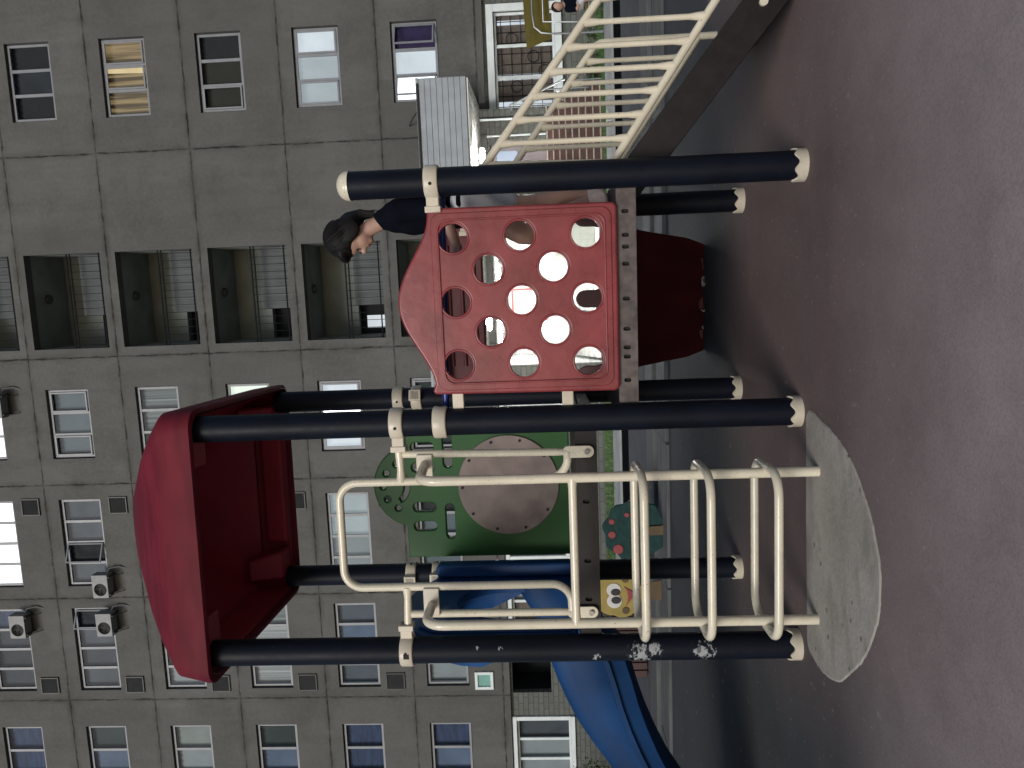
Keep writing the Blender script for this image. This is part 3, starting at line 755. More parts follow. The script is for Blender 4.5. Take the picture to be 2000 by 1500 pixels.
for r_ in range(6):
    for c_ in range(9):
        mb = MB(BT); s = 0.79 + c_ * 0.18; z = -0.30 + r_ * 0.205
        mb.box(s, s + 0.165, 1.885, 1.899, z, z + 0.19); mb.box(s + 0.04, s + 0.125, 1.879, 1.884, z + 0.14, z + 0.155); mb.box(s + 0.07, s + 0.095, 1.879, 1.884, z + 0.05, z + 0.075)
        mb.build('mailbox_door', M['mail'], mc, bevel=0.003)

# air conditioners
def aircon(s, z, label, first=None):
    T = BT @ Matrix.Translation((s, 0, z))
    if first is None:
        t = thing('air_conditioner', label, 'air conditioner', T, 'air conditioners on the facade')
        mb = MB(T); mb.mesh(panel2d(rrect(-0.37, 0.37, 0, 0.5, 0.03), [circ(-0.1, 0.25, 0.2)], 0.02, 0.004), Matrix.Translation((0, -0.40, 0)) @ UP)
        mb.box(-0.37, 0.37, -0.39, -0.1, 0.0, 0.012); mb.box(-0.37, 0.37, -0.39, -0.1, 0.488, 0.5); mb.box(-0.37, -0.355, -0.39, -0.1, 0.012, 0.488); mb.box(0.355, 0.37, -0.39, -0.1, 0.012, 0.488); mb.box(-0.355, 0.355, -0.12, -0.1, 0.012, 0.488)
        mb.build('casing', M['acw'], t, bevel=0.006)
        mb = MB(T)
        for rr in (0.05, 0.1, 0.15, 0.19): mb.tube([(-0.1 + rr * math.cos(a * PI / 14), -0.405, 0.25 + rr * math.sin(a * PI / 14)) for a in range(28)], 0.005, 6, closed=True)
        for a in range(8): mb.tube([(-0.1, -0.402, 0.25), (-0.1 + 0.2 * math.cos(a * PI / 4), -0.402, 0.25 + 0.2 * math.sin(a * PI / 4))], 0.004, 6)
        mb.build('fan_grille', M['acd'], t)
        mb = MB(T); 
        for a in range(5):
            c, sn = math.cos(a * 2 * PI / 5), math.sin(a * 2 * PI / 5)
            mb.add([(-0.1 + 0.03 * c, -0.37, 0.25 + 0.03 * sn), (-0.1 + 0.18 * c - 0.07 * sn, -0.36, 0.25 + 0.18 * sn + 0.07 * c), (-0.1 + 0.19 * c, -0.34, 0.25 + 0.19 * sn)], [(0, 1, 2)])
        mb.box(-0.33, 0.2, -0.3, -0.29, 0.02, 0.48)
        mb.build('fan', M['acd'], t, smooth=False)
        mb = MB(T)
        for sx in (-0.28, 0.28): mb.box(sx - 0.02, sx + 0.02, -0.38, 0, -0.04, 0); mb.tube([(sx, -0.35, -0.03), (sx, -0.005, -0.3)], 0.012, 6)
        mb.build('bracket', M['vent'], t)
        mb = MB(T); mb.tube([(0.36, -0.2, 0.1), (0.5, -0.15, 0.05), (0.52, -0.06, -0.2), (0.45, 0.0, -0.4)], 0.02, 8); mb.build('hose', M['acw'], t)
        return t
    c = copy_tree(first); c.matrix_basis = T; c['label'] = label
    return c
ac = aircon(-10.08, 15.18, 'white air conditioner hung below the upper window row, lower of the two side by side by a dark four pane window')
ac['label'] = 'air conditioner covering the open sash of a dark four pane window'
aircon(-8.82, 15.16, 'air conditioner at the corner of the four pane window whose middle sash hangs open', ac)
aircon(-10.1, 18.0, 'air conditioner in front of the blue curtained pane of a dark window', ac)
aircon(-3.05, 17.85, 'air conditioner beside a brightly lit window, cut off by the edge of the photo', ac)

# ------------------------------------------------------------------ play structure
PS = thing('play_structure', 'playground tower with navy posts, red roof, cream ladder, red hole panel and blue slide', 'play structure', Matrix.Translation((-0.12, 4.2, 0)))
PR = 0.067
posts = [('LF', LF, 3.02), ('MF', MF, 3.03), ('RF', RF, 2.125), ('LR', LR, 3.0), ('MR', MR, 3.0), ('RR', RR, 2.02)]
PO = {}
for nm, p, h in posts:
    mb = MB(); mb.lathe([(PR, 0.0), (PR, h * 0.5), (PR, h)], p.x, p.y, 40)
    po = mb.build('post', M['postscuff'] if nm == 'LF' else M['post'], PS)
    PO[nm] = po
    if nm == 'LF': po['label'] = 'navy post with white scratches and chalk marks'
    # wavy cream foot collar
    seg = 48; vs = []; r = PR + 0.009
    for rr, z in ((PR + 0.002, 0), (r, 0.0), (r, 'w'), (PR + 0.002, 'w')):
        for k in range(seg):
            a = 2 * PI * k / seg
            zz = z if z != 'w' else 0.05 + 0.010 * math.cos(6 * a) + (0.002 if rr == r else 0.005)
            vs.append((p.x + rr * math.cos(a), p.y + rr * math.sin(a), zz))
    mb = MB(); mb.add(vs, [(i * seg + k, i * seg + (k + 1) % seg, ((i + 1) % 4) * seg + (k + 1) % seg, ((i + 1) % 4) * seg + k) for i in range(4) for k in range(seg)])
    mb.build('foot_collar', M['clampc'], po, ang=60)
for nm in ('RF', 'RR'):
    p = {'RF': RF, 'RR': RR}[nm]; h = {'RF': 2.125, 'RR': 2.02}[nm]
    mb = MB(); mb.lathe([(PR + 0.004, h - 0.004), (PR + 0.004, h + 0.004)] + [((PR + 0.003) * math.cos(a * PI / 20), h + 0.006 + 0.055 * math.sin(a * PI / 20)) for a in range(0, 10)] + [(0.006, h + 0.061)], p.x, p.y, 36)
    mb.build('post_cap', M['cream'], PO[nm])
def clamp(nm, p, z, d, h=0.068, ear=0.075):
    """split collar round a post with a socket pointing along d"""
    mb = MB(); seg = 32; r = PR + 0.013
    prof = [(PR - 0.001, z - h / 2), (r - 0.004, z - h / 2), (r, z - h / 2 + 0.008), (r, z + h / 2 - 0.008), (r - 0.004, z + h / 2), (PR - 0.001, z + h / 2)]
    mb.lathe(prof, p.x, p.y, 36)
    d = Vector(d).normalized(); w = Vector((-d.y, d.x, 0))
    T = Matrix(((d.x, w.x, 0, p.x), (d.y, w.y, 0, p.y), (0, 0, 1, z), (0, 0, 0, 1)))
    mb.M = T
    mb.box(PR, PR + ear, -0.03, 0.03, -h / 2 + 0.004, h / 2 - 0.004); mb.box(PR + ear - 0.03, PR + ear, -0.035, 0.035, -h / 2 - 0.004, h / 2 + 0.004)
    o = mb.build('clamp', M['clampc'], PO[nm], bevel=0.004)
    mb = MB(T)
    for s in (-1, 1): mb.tube([(PR * 0.2, s * (PR + 0.009), 0), (PR * 0.2, s * (PR + 0.0145), 0)], 0.008, 10)
    mb.box(-0.012, 0.012, -(PR + 0.0145), -(PR + 0.010), -0.018, 0.01)
    mb.build('bolt', M['hole'], PO[nm])
    return o
ex = lambda G: (G @ Vector((1, 0, 0, 0))).to_3d(); ey = lambda G: (G @ Vector((0, 1, 0, 0))).to_3d()
clamp('RF', RF, 1.73, -ex(GR)); clamp('MF', MF, 1.753, ey(GR), ear=0.05); clamp('MF', MF, 1.968, -ex(GL)); clamp('LF', LF, 1.978, ex(GL))
clamp('MR', MR, 2.07, ex(GR) * 0.3 + ey(GR) * -1, ear=0.04); clamp('LR', LR, 2.165, ex(GL) * -0.2 - ey(GL), ear=0.04); clamp('LR', LR, 1.99, -ey(GL), ear=0.07)
clamp('RR', RR, 1.70, -ex(GR))
clamp('MR', MR, 2.19, -ex(GL), ear=0.05)
# small cream lugs joining the red panel to the middle post
mb = MB(GR)
for z in (1.66, 1.12):
    mb = MB(GR); mb.box(0.05, 0.16, -0.005, 0.03, z - 0.028, z + 0.028); mb.build('panel_lug', M['clampc'], PS, bevel=0.005)

# decks
def deck(G, w, d, ztop, h, front_mat, slots, name_label=None):
    mb = MB(G); mb.box(0.0, w, 0.03, d, ztop - 0.035, ztop - 0.002)
    mb.box(0.0, w, d, d + 0.03, ztop - h, ztop - 0.003); mb.box(-0.01, 0.02, 0.02, d, ztop - h, ztop - 0.037); mb.box(w - 0.02, w + 0.01, 0.02, d, ztop - h, ztop - 0.037)
    for q in (0.33, 0.66): mb.box(0.02, w - 0.02, d * q - 0.02, d * q + 0.02, ztop - h, ztop - 0.036)
    o = mb.build('deck', M['dark_beam'], PS, bevel=0.004)
    holes = [rrect(s - 0.009, s + 0.009, -0.045 * h / 0.1 - 0.017, -0.045 * h / 0.1 + 0.017, 0.0088, 6) for s in slots]
    me = panel2d(rrect(0.055, w - 0.055, -h, 0, 0.004, 3), holes, 0.012, 0.002)
    mb = MB(G); mb.mesh(me, Matrix.Translation((0, 0.012, ztop)) @ UP)
    mb.box(0.06, w - 0.06, 0.014, 0.03, ztop - 0.006, ztop)
    mb.build('deck_beam', front_mat, o)
    mb = MB(G)
    for s in slots: mb.box(s - 0.014, s + 0.014, 0.022, 0.027, ztop - 0.09, ztop - 0.01)
    mb.build('slot_backing', M['hole'], o, smooth=False)
    return o
deck(GR, WR, DR, 0.868, 0.094, M['beam'], [0.985, 0.875, 0.82, 0.74, 0.575, 0.43, 0.34, 0.295, 0.18])
dk = deck(GL, WL, DL, 1.092, 0.107, M['dark_beam'], [0.985, 0.755, 0.45, 0.25])

# red hole panel
out = [(0.135, 0.90), (0.135, 1.76)]
oc = []
cx = 0.586
def bumpz(x):
    t = (x - cx) / 0.40
    if abs(t) > 1: return 1.765
    return 1.765 + 0.16 * (0.5 + 0.5 * math.cos(PI * t)) ** 0.85
rr = 0.03
for k in range(7): a = R(180 + 90 * k / 6); oc.append((0.133 + rr + rr * math.cos(a), 0.884 + rr + rr * math.sin(a) - 0.018))
for k in range(7): a = R(270 + 90 * k / 6); oc.append((1.028 - rr + rr * math.cos(a), 0.884 + rr + rr * math.sin(a) - 0.018))
for k in range(5): a = R(0 + 90 * k / 4); oc.append((1.034 - 0.02 + 0.02 * math.cos(a), 1.762 - 0.02 + 0.02 * math.sin(a)))
for k in range(1, 40): x = 1.0 - (1.0 - 0.175) * k / 40; oc.append((x, bumpz(x)))
for k in range(5): a = R(90 + 90 * k / 4); oc.append((0.14 + 0.02 + 0.02 * math.cos(a), 1.778 - 0.02 + 0.02 * math.sin(a)))
HC = []
for i, z in enumerate((1.643, 1.480, 1.326, 1.171, 1.014)):
    for x in ((0.283, 0.587, 0.890) if i % 2 == 0 else (0.438, 0.738)): HC.append((x, z))
HR = 0.0695
me = panel2d(oc, [circ(x, z, HR, 48) for x, z in HC], 0.045, 0.012, 3)
mb = MB(GR); PY = 0.0
mb.mesh(me, Matrix.Translation((0, PY, 0)) @ UP)
ring = panel2d(rrect(0.158, 1.008, 0.893, 1.748, 0.05), [rrect(0.192, 0.974, 0.926, 1.714, 0.045)], 0.01, 0.0045, 2)
mb.mesh(ring, Matrix.Translation((0, PY - 0.0225, 0)) @ UP)
ring = panel2d(rrect(0.186, 0.980, 0.920, 1.720, 0.05), [rrect(0.196, 0.970, 0.930, 1.710, 0.045)], 0.016, 0.0035, 2)
mb.mesh(ring, Matrix.Translation((0, PY - 0.0225, 0)) @ UP)
hp = mb.build('hole_panel', M['red'], PS, ang=50)
mb = MB(GR)
for x, z in HC:
    mb.tube([(x + (HR + 0.004) * math.cos(2 * PI * k / 48), PY - 0.0195, z + (HR + 0.004) * math.sin(2 * PI * k / 48)) for k in range(48)], 0.0062, 10, closed=True)
mb.build('hole_rim', M['red'], hp, ang=80)

# green board with the round disc (rear of the tower deck)
GB = frame(LR, MR, LR * 2 - LF)
oc = [(0.125, 1.10), (1.07, 1.10), (1.07, 2.17)]
for k in range(25):
    a = R(14 + (180 - 28) * k / 24); oc.append((0.605 + 0.275 * math.cos(a), 2.105 + 0.275 * math.sin(a)))
oc += [(0.125, 2.17)]
def pill(cx, cz, w, h): return rrect(cx - w / 2, cx + w / 2, cz - h / 2, cz + h / 2, min(w, h) / 2 - 0.0005, 8)
holes = [pill(x, 2.05, 0.06, 0.15) for x in (0.335, 0.462, 0.727, 0.86)] + [pill(0.364, 1.885, 0.23, 0.058), pill(0.835, 1.885, 0.23, 0.058)]
for x, z in ((0.46, 2.225), (0.52, 2.293), (0.605, 2.318), (0.692, 2.293), (0.752, 2.225)): holes.append(circ(x, z, 0.021, 20))
sm = [(0.605 + 0.115 * math.cos(R(a)), 2.235 + 0.09 * math.sin(R(a))) for a in range(200, 341, 10)] + [(0.605 + 0.085 * math.cos(R(a)), 2.235 + 0.055 * math.sin(R(a))) for a in range(340, 199, -10)]
holes.append(sm)
me = panel2d(oc, holes, 0.05, 0.008, 2)
mb = MB(GB); mb.mesh(me, Matrix.Translation((0, -0.02, 0)) @ UP)
gp = mb.build('green_panel', M['green'], PS, ang=50)
mb = MB(GB); mb.mesh(panel2d(circ(0.598, 1.497, 0.327, 64), [], 0.016, 0.004), Matrix.Translation((0, -0.05, 0)) @ UP)
dd = mb.build('round_disc', M['disc'], gp)
for k in range(10):
    mb = MB(GB); a = 2 * PI * k / 10 + 0.35; mb.tube([(0.598 + 0.3 * math.cos(a), -0.064, 1.497 + 0.3 * math.sin(a)), (0.598 + 0.3 * math.cos(a), -0.057, 1.497 + 0.3 * math.sin(a))], 0.009, 10)
    mb.build('bolt', M['hole'], gp)

# roof: moulded dome on the four tall posts
def sq_ring(cx, cy, hx, hy, rr, z, n=10):
    return [(x, y, z) for x, y in rrect(cx - hx, cx + hx, cy - hy, cy + hy, rr, n)]
rcx, rcy = WL / 2 - 0.012, DL / 2 + 0.0
prof_o = [(2.965, 0.700, 0.09), (2.972, 0.712, 0.10), (3.00, 0.712, 0.10), (3.150, 0.693, 0.12), (3.170, 0.680, 0.13), (3.27, 0.595, 0.16), (3.36, 0.50, 0.17), (3.46, 0.37, 0.15), (3.55, 0.25, 0.12), (3.625, 0.13, 0.08), (3.645, 0.05, 0.03)]
prof_i = [(3.615 - 0.05, 0.05, 0.03), (3.52, 0.20, 0.1), (3.40, 0.38, 0.12), (3.24, 0.575, 0.13), (3.19, 0.60, 0.13), (3.185, 0.645, 0.12), (3.0, 0.672, 0.09), (2.965, 0.685, 0.09)]
mb = MB(GL)
rings = [sq_ring(rcx, rcy, h, h, r_, z) for z, h, r_ in prof_o]
inner = [sq_ring(rcx, rcy, h, h, r_, z) for z, h, r_ in prof_i]
mb.loft(inner + rings, cap=True)
rf = mb.build('roof', M['roof_red'], PS, ang=32)
mb = MB(GL)
lin = [sq_ring(rcx, rcy, h - 0.004, h - 0.004, r_, z - 0.004 if i < 5 else z) for i, (z, h, r_) in enumerate(prof_i[:-1])]
lin2 = [sq_ring(rcx, rcy, h - 0.009, h - 0.009, r_, z - 0.009 if i < 5 else z) for i, (z, h, r_) in enumerate(prof_i[:-1])]
mb.loft(lin + lin2[::-1]); mb.build('lit_underside', M['roof_in'], rf, ang=32)  # added inner sheet, its brighter red stands in for light under the roof
for cxx, cyy in ((0, 0), (WL, 0), (0, DL), (WL, DL)):
    sx = 1 if cxx == 0 else -1; sy = 1 if cyy == 0 else -1
    mb = MB(GL)
    mb.loft([[(cxx + sx * 0.02, cyy - sy * 0.06, 3.0), (cxx + sx * 0.20, cyy - sy * 0.06, 3.0), (cxx + sx * 0.20, cyy + sy * 0.10, 3.0), (cxx + sx * 0.02, cyy + sy * 0.10, 3.0)],
             [(cxx + sx * 0.02, cyy - sy * 0.06, 3.2), (cxx + sx * 0.16, cyy - sy * 0.06, 3.2), (cxx + sx * 0.16, cyy + sy * 0.18, 3.2), (cxx + sx * 0.02, cyy + sy * 0.18, 3.2)]])
    mb.build('roof_bracket', M['roof_in'], rf, bevel=0.015)
mb = MB(GL); mb.box(0.24, 0.96, DL - 0.02, DL + 0.09, 2.985, 3.13); mb.build('roof_beam', M['roof_in'], rf, bevel=0.02)

# ladder in front of the tower deck
LY = -0.28; TR = 0.0205
LX = (0.247, 0.942)
lad = None
ml = MB(GL)
for x in LX:
    pts = [(x, LY, -0.06), (x, LY, 1.70)]
    pts += [(x, LY + 0.09 * (1 - math.cos(R(a))), 1.745 + 0.09 * math.sin(R(a))) for a in range(0, 91, 15)]
    pts += [(x + (0.03 if x > 0.6 else -0.0), -0.02, 1.84)]
    if x == LX[0]:
        lad = 1
    ml.M = GL
    ml2 = MB(GL); ml2.tube(pts, 0.0235, 16)
    if lad == 1:
        lad = bpy.data.objects.new('ladder', None); COL.objects.link(lad); lad.parent = PS
        lad.matrix_basis = parent_world(PS).inverted() @ Matrix.Translation(GL @ Vector((0.59, LY, 0)))
    ml2.build('ladder_rail', M['cream'], lad)
for z in (0.815, 0.528, 0.240):
    hx0, hx1, hy, r_ = LX[0] - 0.028, LX[1] + 0.028, 0.195, 0.10
    loop = [(x, LY + y + 0.01, z + 0.0) for x, y in rrect(hx0, hx1, -hy, hy, r_, 7)]
    mb = MB(GL); mb.tube(loop, 0.0195, 14, closed=True); mb.build('ladder_step', M['cream'], lad)
mb = MB(GL); mb.tube([(LX[0], LY, 1.118), (LX[0] + 0.05, LY, 1.118), (LX[1] - 0.05, LY, 1.118), (LX[1], LY, 1.118)], [0.024, 0.0195, 0.0195, 0.024], 14); mb.build('ladder_rung', M['cream'], lad)
# hoop handrail with flattened lugs
hoop = bpy.data.objects.new('entry_hoop', None); COL.objects.link(hoop); hoop.parent = PS
hoop.matrix_basis = parent_world(PS).inverted() @ Matrix.Translation(GL @ Vector((0.6, 0, 1.1)))
xl, xr, zt = 0.336, 0.882, 2.285
pts = [(0.195, 0, 1.135), (0.225, 0, 1.135)]
def corner(c, r_, a0, a1, n=8): return arc(c, r_, a0, a1, n)
p1 = [(0.20, 0, 1.13)] + corner((xl - 0.10, 1.23), 0.10, -80, 0) + [(xl, 0, 1.9)] + corner((xl + 0.095, zt - 0.095), 0.095, 180, 90) + corner((xr - 0.095, zt - 0.095), 0.095, 90, 0) + [(xr, 0, 1.9)] + corner((xr + 0.10, 1.23), 0.10, 180, 260) + [(1.012, 0, 1.13)]
mb = MB(GL); mb.tube(p1, TR, 16); mb.build('hoop_tube', M['cream'], hoop)
for x0, x1, xc, sgn in ((0.192, 0.190, 0.0, -1), (1.022, 1.012, WL, 1)):
    mb = MB(GL); mb.tube([(x0, 0.0, 1.95), (x1, 0.0, 1.19), (x1, -0.004, 1.15), (x1, -0.004, 1.12)], [0.0195, 0.0195, 0.017, 0.012], 14)
    me = panel2d(rrect(x1 - 0.03, x1 + 0.03, 1.00, 1.155, 0.029, 8), [circ(x1, 1.035, 0.009, 14)], 0.012, 0.003)
    mb.mesh(me, Matrix.Translation((0, -0.01, 0)) @ UP)
    bar = mb.build('side_bar', M['cream'], hoop)
    mb = MB(GL); mb.tube([(x1, -0.03, 1.035), (x1, -0.012, 1.035)], 0.013, 8); mb.build('bolt', M['bolt'], hoop)
    mb = MB(GL); hx = xl if sgn < 0 else xr
    mb.tube([(hx, 0, 1.965), (hx + sgn * 0.06, 0, 1.965), (xc - sgn * 0.13, 0, 1.97), (xc - sgn * 0.09, 0, 1.97)], [0.026, 0.019, 0.022, 0.03], 14); mb.build('hoop_arm', M['cream'], hoop)
    # flat bracket carrying the bent ladder rail
    mb = MB(GL); a, b = sorted((hx + sgn * 0.0, x0)); mb.box(a, b, -0.032, -0.022, 1.80, 1.88); mb.build('rail_bracket', M['clampc'], hoop, bevel=0.004)

# rear red entry arch above the climber (rear of the low deck)
GRR = frame(MR, RR, MR * 2 - MF)
WRR = (RR - MR).length
NH = 28
hx_ = [0.07 + (WRR - 0.14) * k / NH for k in range(NH + 1)]
def head_lo(x):
    u = abs((x - WRR / 2) / (WRR / 2 - 0.07)); return 1.605 - 0.20 * max(0, (u - 0.55) / 0.45) ** 2
def head_hi(x):
    u = abs((x - WRR / 2) / (WRR / 2 - 0.07)); return 1.99 - 0.16 * u ** 3
ocx = [(x, head_hi(x)) for x in hx_] + [(x, head_lo(x)) for x in hx_[::-1]]
me = panel2d(ocx, [], 0.06, 0.012)
mb = MB(GRR); mb.mesh(me, Matrix.Translation((0, 0.02, 0)) @ UP)
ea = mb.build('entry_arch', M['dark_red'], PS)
mb = MB(GRR)
for z in (1.66, 1.74, 1.82): mb.tube([(0.2, -0.012, z), (WRR - 0.2, -0.012, z)], 0.012, 10)
mb.build('moulded_rib', M['dark_red'], ea)
mb = MB(); a_ = GRR @ Vector((0.05, -0.06, 1.86)); b_ = GRR @ Vector((WRR - 0.05, -0.06, 1.86)); mb.tube([a_, b_], 0.018, 12); mb.build('grab_bar', M['bluebar'], PS)
mb = MB(); mb.tube([GR @ Vector((0.03, 0.085, 1.735)), GR @ Vector((WR - 0.03, 0.085, 1.70))], 0.017, 12); mb.build('guard_bar', M['bluebar'], PS)
# climber: curved red sheet running down behind the low deck, three finger tabs on top
mb = MB(GRR)
prof = [(0.04, 0.86), (0.18, 0.84), (0.38, 0.77), (0.60, 0.62), (0.80, 0.43), (0.98, 0.24), (1.12, 0.10), (1.19, 0.04)]
rings = []
NW = 24
for (y, z) in prof:
    t = (y - 0.04) / 1.15; hw = 0.515 - 0.085 * t - 0.05 * max(0, (t - 0.8) / 0.2) ** 2
    rings.append((y, z, hw))
top = []; bot = []
for y, z, hw in rings:
    rt = []; rb = []
    for k in range(NW + 1):
        u = -1 + 2 * k / NW; x = 0.59 + u * hw
        rib = 0.02 * (1 if (k // 3) % 2 else 0)
        rt.append((x, y, z + rib - 0.03 * abs(u) ** 4)); rb.append((x, y - 0.02, z - 0.045 + rib - 0.03 * abs(u) ** 4))
    top.append(rt); bot.append(rb)
mb.loft([t_ + b_[::-1] for t_, b_ in zip(top, bot)])
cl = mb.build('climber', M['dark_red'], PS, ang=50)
for xc in (0.115, 0.60, 1.105):
    me = panel2d([(xc - 0.075, 0.84), (xc + 0.075, 0.84)] + [(xc + 0.056, 0.90)] + [(xc + 0.055 * math.cos(R(a)), 0.965 + 0.06 * math.sin(R(a))) for a in range(0, 181, 15)] + [(xc - 0.056, 0.90)], [], 0.035, 0.01)
    mb = MB(GRR); mb.mesh(me, Matrix.Translation((0, 0.06, 0)) @ UP); mb.build('grip_tab', mat('brown_red_plastic', (0.10, 0.045, 0.045), 0.5), cl)
for xc in (0.30, 0.55, 0.85):
    mb = MB(GRR); mb.box(xc - 0.05, xc + 0.05, 1.14, 1.22, 0.0, 0.05); mb.build('foot', M['dark_red'], cl, bevel=0.01)

# blue slide with moulded entry hood on the left side of the tower deck
# slide frame: x outward (away to the left), y along depth
GSL = frame(LF, LF * 2 - MF, LR)
path = [(-0.02, 1.09), (0.08, 1.04), (0.20, 0.965), (0.32, 0.93), (0.46, 0.895), (0.60, 0.85), (0.74, 0.795), (0.88, 0.73), (1.02, 0.645), (1.16, 0.55), (1.32, 0.455), (1.5, 0.37), (1.75, 0.29), (2.05, 0.25), (2.4, 0.24)]
mb = MB(GSL)
Y0, Y1 = 0.27, 0.86
rings = []
for i, (x, z) in enumerate(path):
    up = 0.365
    ramp_in = min(1, max(0, (x - 0.0) / 0.2))
    fl = z - 0.085 * ramp_in            # trough floor
    top_f = z + up
    ring = [(Y1 + 0.05, fl + 0.05), (Y1 + 0.058, top_f - 0.03), (Y1 + 0.075, top_f - 0.03), (Y1 + 0.08, top_f - 0.005), (Y1 + 0.07, top_f + 0.006), (Y1 + 0.02, top_f + 0.008), (Y1 + 0.005, top_f - 0.004)]
    for a in range(0, 91, 10):          # smooth far wall into the floor
        ca, sa = math.cos(R(a)), math.sin(R(a))
        ring.append((Y1 - 0.02 - 0.33 * (1 - ca), fl + (top_f - 0.03 - fl) * (1 - sa)))
    ring += [(Y0 + 0.15, fl + 0.004), (Y0 + 0.09, fl + 0.022), (Y0 + 0.045, fl + 0.06), (Y0 + 0.02, z - 0.004), (Y0 - 0.005, z + 0.006), (Y0 - 0.035, z + 0.0), (Y0 - 0.035, z - 0.028), (Y0 - 0.012, z - 0.034), (Y0 + 0.0, fl - 0.03), (Y0 + 0.06, fl - 0.06), ((Y0 + Y1) / 2, fl - 0.055)]
    rings.append([(x, y, zz) for y, zz in ring])
mb.loft(rings)
sl = mb.build('slide', M['blue'], PS, ang=50)
for y in (0.40, 0.72):
    mb = MB(GSL); mb.tube([(1.75, y, 0), (1.75, y, 0.2)], 0.025, 10); mb.build('slide_leg', M['post'], sl)
# hood: upright moulded board with arched opening, tunnel brow beyond it
hood_o = [(0.09, 1.10), (0.09, 1.88)] + [(0.19 - 0.10 * math.cos(R(a)), 1.88 + 0.1 * math.sin(R(a))) for a in range(15, 91, 15)]
hood_o += [(0.19 + (0.965 - 0.19) * k / 14, 1.98 + 0.12 * math.sin(PI * k / 14)) for k in range(1, 14)]
hood_o += [(0.965 + 0.10 * math.sin(R(a)), 1.98 - 0.1 * (1 - math.cos(R(a)))) for a in range(0, 91, 15)] + [(1.065, 1.10)]
hood_i = [(0.84, 1.10), (0.84, 1.50)] + [(0.58 + 0.26 * math.cos(R(a)), 1.50 + 0.28 * math.sin(R(a))) for a in range(10, 171, 10)] + [(0.32, 1.50), (0.32, 1.10)]
me = panel2d(hood_o + hood_i, [], 0.06, 0.014)
YZ = Matrix(((0, 0, 1, 0), (1, 0, 0, 0), (0, 1, 0, 0), (0, 0, 0, 1)))
mb = MB(GSL); mb.mesh(me, Matrix.Translation((0.0, 0, 0)) @ YZ)
hd = mb.build('slide_hood', M['blue_hood'], PS, ang=50)
mb = MB(GSL)
ro, ri = [], []
for x in [0.03, 0.06, 0.09, 0.12, 0.15, 0.175]:
    t = x / 0.175; zl = 1.22 + 0.40 * t; hw = 0.45 - 0.03 * t * t; ht = 2.05 - 0.05 * t * t; z_s = 1.62
    o_, i_ = [], []
    for k in range(21):
        u = -1 + 2 * k / 20
        if abs(u) > 0.62:
            q = (abs(u) - 0.62) / 0.38; y = math.copysign(hw, u); z = z_s + (zl - z_s) * q
        else:
            a = (u / 0.62) * PI / 2; y = hw * math.sin(a); z = z_s + (ht - z_s) * math.cos(a)
        o_.append((x, 0.578 + y, z)); i_.append((x, 0.578 + y * 0.94, z - 0.022 * (1 if abs(u) < 0.62 else 0)))
    ro.append(o_ + i_[::-1])
mb.loft(ro)
mb.build('hood_brow', M['blue_hood'], hd, ang=50)
for y0_, y1_ in ((0.13, 0.2), (1.02, 0.95)):
    mb = MB(GSL); mb.tube([(-0.035, y0_, 1.14), (-0.035, y0_, 1.86), (-0.035, y1_, 1.95)], 0.010, 8); mb.build('hood_rib', M['blue_hood'], hd)
mb = MB(GSL); mb.mesh(panel2d(rrect(-0.12, -0.035, 1.10, 1.97, 0.03), [], 0.10, 0.015), Matrix.Translation((0, 1.0, 0)) @ UP); mb.build('hood_cheek', M['blue_hood'], hd)

# steps down the right side with slatted railings
stp = bpy.data.objects.new('steps', None); COL.objects.link(stp); stp.parent = PS
stp.matrix_basis = parent_world(PS).inverted() @ Matrix.Translation(RF + Vector((0.5, 0.6, 0)))
YN, YF = 0.12, 0.93
for y in (YN, YF):
    mb = MB(GS)
    ring = [(0.02, 0.86), (0.09, 0.80), (0.98, 0.095), (1.02, 0.03), (1.0, 0.0), (0.82, 0.0), (0.02, 0.655)]
    mb.loft([[(x, y - 0.006, z) for x, z in ring], [(x, y + 0.006, z) for x, z in ring]])
    sg = mb.build('stringer', M['dark_beam'], stp, bevel=0.003)
    mb = MB(GS); mb.tube([(0.757, y - 0.02, 0.165), (0.757, y - 0.006, 0.165)], 0.02, 12); mb.build('bolt', M['cream'], stp)
    top = lambda x: 1.555 - 0.782 * x
    low = lambda x: 0.918 - 0.69 * x
    mb = MB(GS)
    if y == YN: tp = [(0.055, y, top(0.055)), (0.80, y, top(0.80)), (0.86, y, top(0.86) + 0.008), (0.95, y, 0.865), (1.0, y, 0.85), (1.03, y, 0.82), (1.04, y, 0.76), (1.04, y, 0.13)]
    else: tp = [(0.055, y, top(0.055)), (0.80, y, 0.945), (0.85, y, 0.905), (0.872, y, 0.885), (0.887, y, 0.855), (0.89, y, 0.80), (0.895, y, 0.20)]
    mb.tube(tp, 0.0195, 14)
    mb.tube([(0.06, y, low(0.06)), (1.04 if y == YN else 0.893, y, low(1.04 if y == YN else 0.893))], 0.0195, 14)
    mb.tube([(0.075, y, low(0.07)), (0.09, y, top(0.09))], 0.0165, 12)
    rr_ = mb.build('railing', M['cream'], PS)
    xs_ = [0.184 + 0.106 * i for i in range(8)] if y == YN else [0.09 + 0.1165 * i for i in range(1, 7)]
    for x in xs_:
        if y == YN and x > 1.0: continue
        mb = MB(GS); z0, z1 = low(x), top(x)
        mb.tube([(x, y, z0 + 0.005), (x, y, z0 + 0.035), (x, y, z0 + 0.08), (x, y, z1 - 0.08), (x, y, z1 - 0.035), (x, y, z1 - 0.005)], [0.021, 0.019, 0.0135, 0.0135, 0.019, 0.021], 12)
        mb.build('baluster', M['cream'], rr_)
